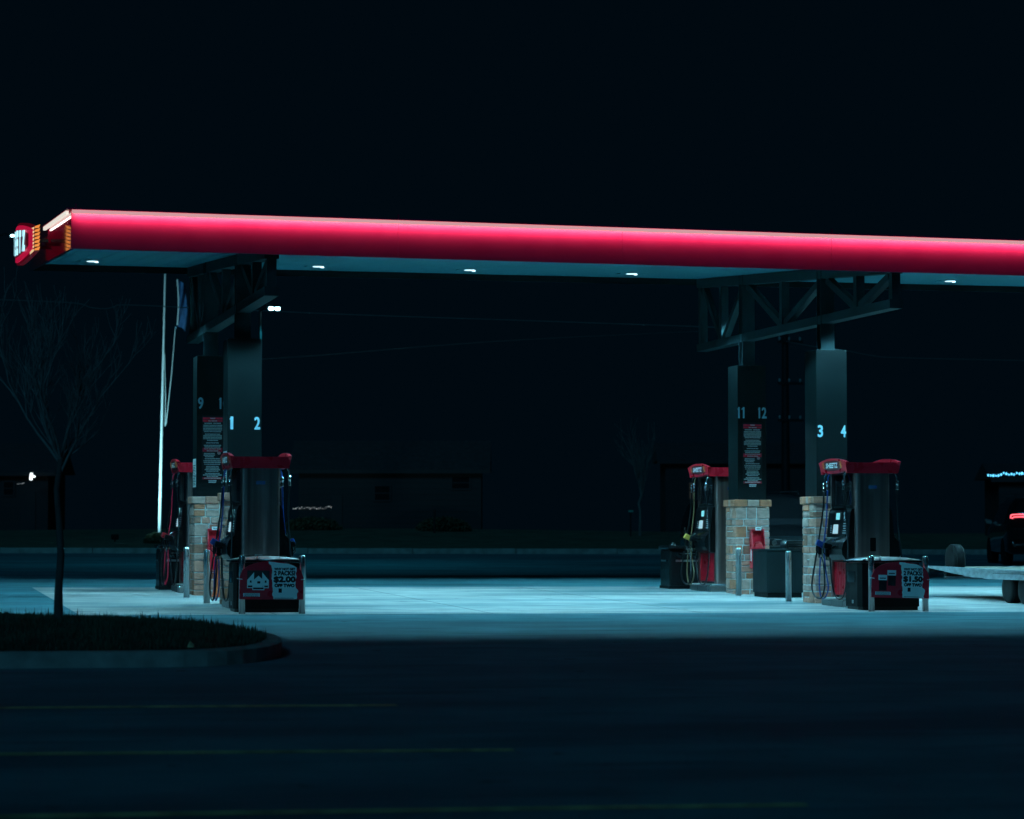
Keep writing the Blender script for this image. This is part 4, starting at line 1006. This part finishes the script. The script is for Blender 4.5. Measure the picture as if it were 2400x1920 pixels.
# ================================================================== SHOP SIGN ON THE CANOPY END
SX = -2.99
t = thing('shop_sign', 'lit red shop sign with white letters at the left end of the canopy', 'sign', (SX, 2.9, 5.545))
def arcp(w_, ze, ztc, zbc, n=16):
    pts = [(-w_+2*w_*k/n, ze+(ztc-ze)*(1-(-1+2*k/n)**2)) for k in range(n+1)]
    pts += [(w_-2*w_*k/n, -ze-(zbc-ze)*(1-(1-2*k/n)**2)) for k in range(n+1)]; return pts
slope = .072; WS = 2.3
bulge = lambda a: -.12*(1-min(1, (a/WS)**2))
S = lambda a, c, tt: (tt+bulge(a), a, c+slope*a)
def face(b, w_, ze, ztc, zbc, t0, t1, m, n=16):      # curved lens panel as strips, front, back and rim
    top = arcp(w_, ze, ztc, zbc, n)[:n+1]; bot = arcp(w_, ze, ztc, zbc, n)[n+1:][::-1]; vs = []
    for (a, ct), (_, cb) in zip(top, bot): vs += [S(a, cb, t0), S(a, ct, t0), S(a, cb, t1), S(a, ct, t1)]
    fs = [(0, 1, 3, 2), (4*n, 4*n+2, 4*n+3, 4*n+1)]
    for k in range(n):
        q = 4*k; fs += [(q, q+4, q+5, q+1), (q+2, q+3, q+7, q+6), (q+1, q+5, q+7, q+3), (q, q+2, q+6, q+4)]
    b.add(vs, fs, m)
b = MB(); face(b, 2.28, .17, .31, .34, -.03, .05, M['sign_dark']); b.build('back_panel', t)
b = MB(); face(b, 2.2, .15, .27, .30, -.05, -.033, M['sign_red']); b.build('red_face', t)
b = MB(); face(b, 1.85, .09, .20, .22, -.060, -.053, M['sign_dark']); b.build('inner_face', t)
for s_ in (-1, 1):
    for k in range(7):
        zz = .165-.055*k; c = MB(); y0 = s_*2.30
        tri = [(-.035, zz+.010), (.045, zz+.040), (.028, zz-.012), (-.035, zz-.020)]
        vs = [(x, y0, z+slope*y0) for x, z in tri] + [(x, y0+s_*.10, z+slope*y0) for x, z in tri]
        c.add(vs, [(0, 1, 2, 3), (7, 6, 5, 4), (0, 4, 5, 1), (1, 5, 6, 2), (2, 6, 7, 3), (3, 7, 4, 0)], M['sign_side'])
        e_ = -.004 if s_ < 0 else .104; c.add([(x, y0+s_*.104, z+slope*y0) for x, z in tri], [(0, 1, 2, 3)], M['sign_orange'])
        c.add([(-.04, y0-s_*.02, zz+.012+slope*y0), (-.04, y0+s_*.1, zz-.004+slope*y0), (-.04, y0-s_*.02, zz-.02+slope*y0), (-.075, y0-s_*.42, zz-.03+slope*y0), (-.075, y0-s_*.42, zz+.03+slope*y0)], [(0, 1, 2, 3, 4)], M['sign_cream'])
        c.build('wrapper_fringe', t)
for i, ch in enumerate('SHEETZ'):
    a = 1.35-.54*i; hh = .40-.10*abs(a)/1.4; vs, fs = text_mesh(ch, hh*1.25, .85, .03); ox = -.075
    y0 = min(v[1] for v in vs); y1 = max(v[1] for v in vs); ym = (y0+y1)/2
    b = MB(); P_ = [S(a-x, y-ym, ox) for x, y, z in vs]; b.add(P_ + [(p[0]+.012, p[1], p[2]) for p in P_], fs + [tuple(v+len(vs) for v in f) for f in fs], M['sign_white']); b.build('letter', t)
b = MB()
for a in (-1.6, 0, 1.6): b.box((.14+bulge(a)*.5, a, slope*a), (.17-bulge(a)*.6, .06, .05), M['steel_dark'])
b.build('mounting', t)

# ================================================================== TREES AND BUSHES
def bare_tree(label, base, h_trunk, h, spread, r0, m, seed, levels=4, nb=5, group=None, twig=.0035):
    rn = random.Random(seed); t = thing('bare_tree', label, 'tree', tuple(base), 0, group)
    b = MB(); pts = [(0, 0, -.15)] + [(rn.uniform(-.012, .012)*k, rn.uniform(-.01, .01)*k, h_trunk*k/5) for k in range(1, 6)]
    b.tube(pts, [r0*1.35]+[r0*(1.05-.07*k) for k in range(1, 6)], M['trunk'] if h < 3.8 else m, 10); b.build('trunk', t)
    c = MB()
    def grow(p, d, L, r, lv):
        seg = 5; pts = [p]; q = p.copy(); dd = d.copy()
        for k in range(seg):
            dd = (dd + Vector((rn.uniform(-.13, .13), rn.uniform(-.13, .13), rn.uniform(-.03, .16)))).normalized(); q = q + dd*(L/seg); pts.append(q.copy())
        c.tube(pts, [max(twig*.6, r*(1-.13*k)) for k in range(seg+1)], m, 5 if lv < 2 else 4, False)
        if lv >= levels: return
        for k in range(nb if lv < 2 else nb-1):
            i = rn.randint(1, seg); s_ = pts[i]; ang = rn.uniform(0, 6.28); perp = dd.orthogonal().normalized(); perp.rotate(Matrix.Rotation(ang, 3, dd))
            nd = (dd*.85 + perp*rn.uniform(.3, .62) + Vector((0, 0, .22))).normalized()
            grow(s_, nd, L*rn.uniform(.48, .72), max(twig, r*.52), lv+1)
    top = Vector(pts[-1])
    for k in range(7):
        a = 2*math.pi*k/7+rn.uniform(-.3, .3); sp = spread*(rn.uniform(.6, 1.1) if k else .1)
        grow(top - Vector((0, 0, rn.uniform(0, .25)*h_trunk*.5)), Vector((math.cos(a)*sp, math.sin(a)*sp, 1)).normalized(), (h-h_trunk)*rn.uniform(.5, .66), r0*.40, 1)
    c.build('crown', t); return t
tp = at(137, 1452, 29.0); tp.z = iz(tp.x, tp.y)-.02
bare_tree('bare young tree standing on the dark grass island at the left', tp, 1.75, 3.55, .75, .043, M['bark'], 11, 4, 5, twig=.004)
tp = at(1500, 1256, 93); tp.z = bankz(tp.x, tp.y)
bare_tree('small young bare tree on the bank, left of the yellow-nozzle pump', tp, 1.35, 4.0, .28, .045, M['pale_bark'], 5, 3, 4, twig=.008)
def bush(label, px, py, d, rx, h, seed, m='bush'):
    rn = random.Random(seed); P = at(px, py, d); P.z = bankz(P.x, P.y) if P.y > KERB_Y else gz(P.x, P.y); vs = []; fs = []
    for k in range(2600):
        while True:
            x, y, z = rn.uniform(-1, 1), rn.uniform(-1, 1), rn.uniform(0, 1)
            rr = x*x+y*y+z*z
            if .25 < rr < 1 - .3*rn.random()*abs(math.sin(x*6+seed)*math.cos(z*7)): break
        p = Vector((x*rx, y*rx*.8, z*h)); a = Vector((rn.uniform(-1, 1), rn.uniform(-1, 1), rn.uniform(-1, 1))).normalized()*.05; c = a.orthogonal().normalized()*.03; i = len(vs)
        vs += [p-a, p+c, p+a, p-c]; fs.append((i, i+1, i+2, i+3))
    t = thing('shrub', label, 'shrub', tuple(P), 0, 'dark shrubs on the bank'); b = MB(); b.add(vs, fs, M[m]); b.build('foliage', t)
    b = MB(); 
    for k in range(5): a = 6.28*k/5; b.tube([(0, 0, -.05), (math.cos(a)*rx*.4, math.sin(a)*rx*.4, h*.7)], [.03, .01], M['bark'], 5)
    b.build('stems', t)
bush('dark shrub at the foot of the flagpole', 368, 1250, 83, .42, .34, 1)
bush('wide dark shrub in front of the long house', 1040, 1240, 94, 1.0, .5, 2)
bush('dark shrub below the row of tiny warm lights', 730, 1245, 94, 1.1, .45, 3)
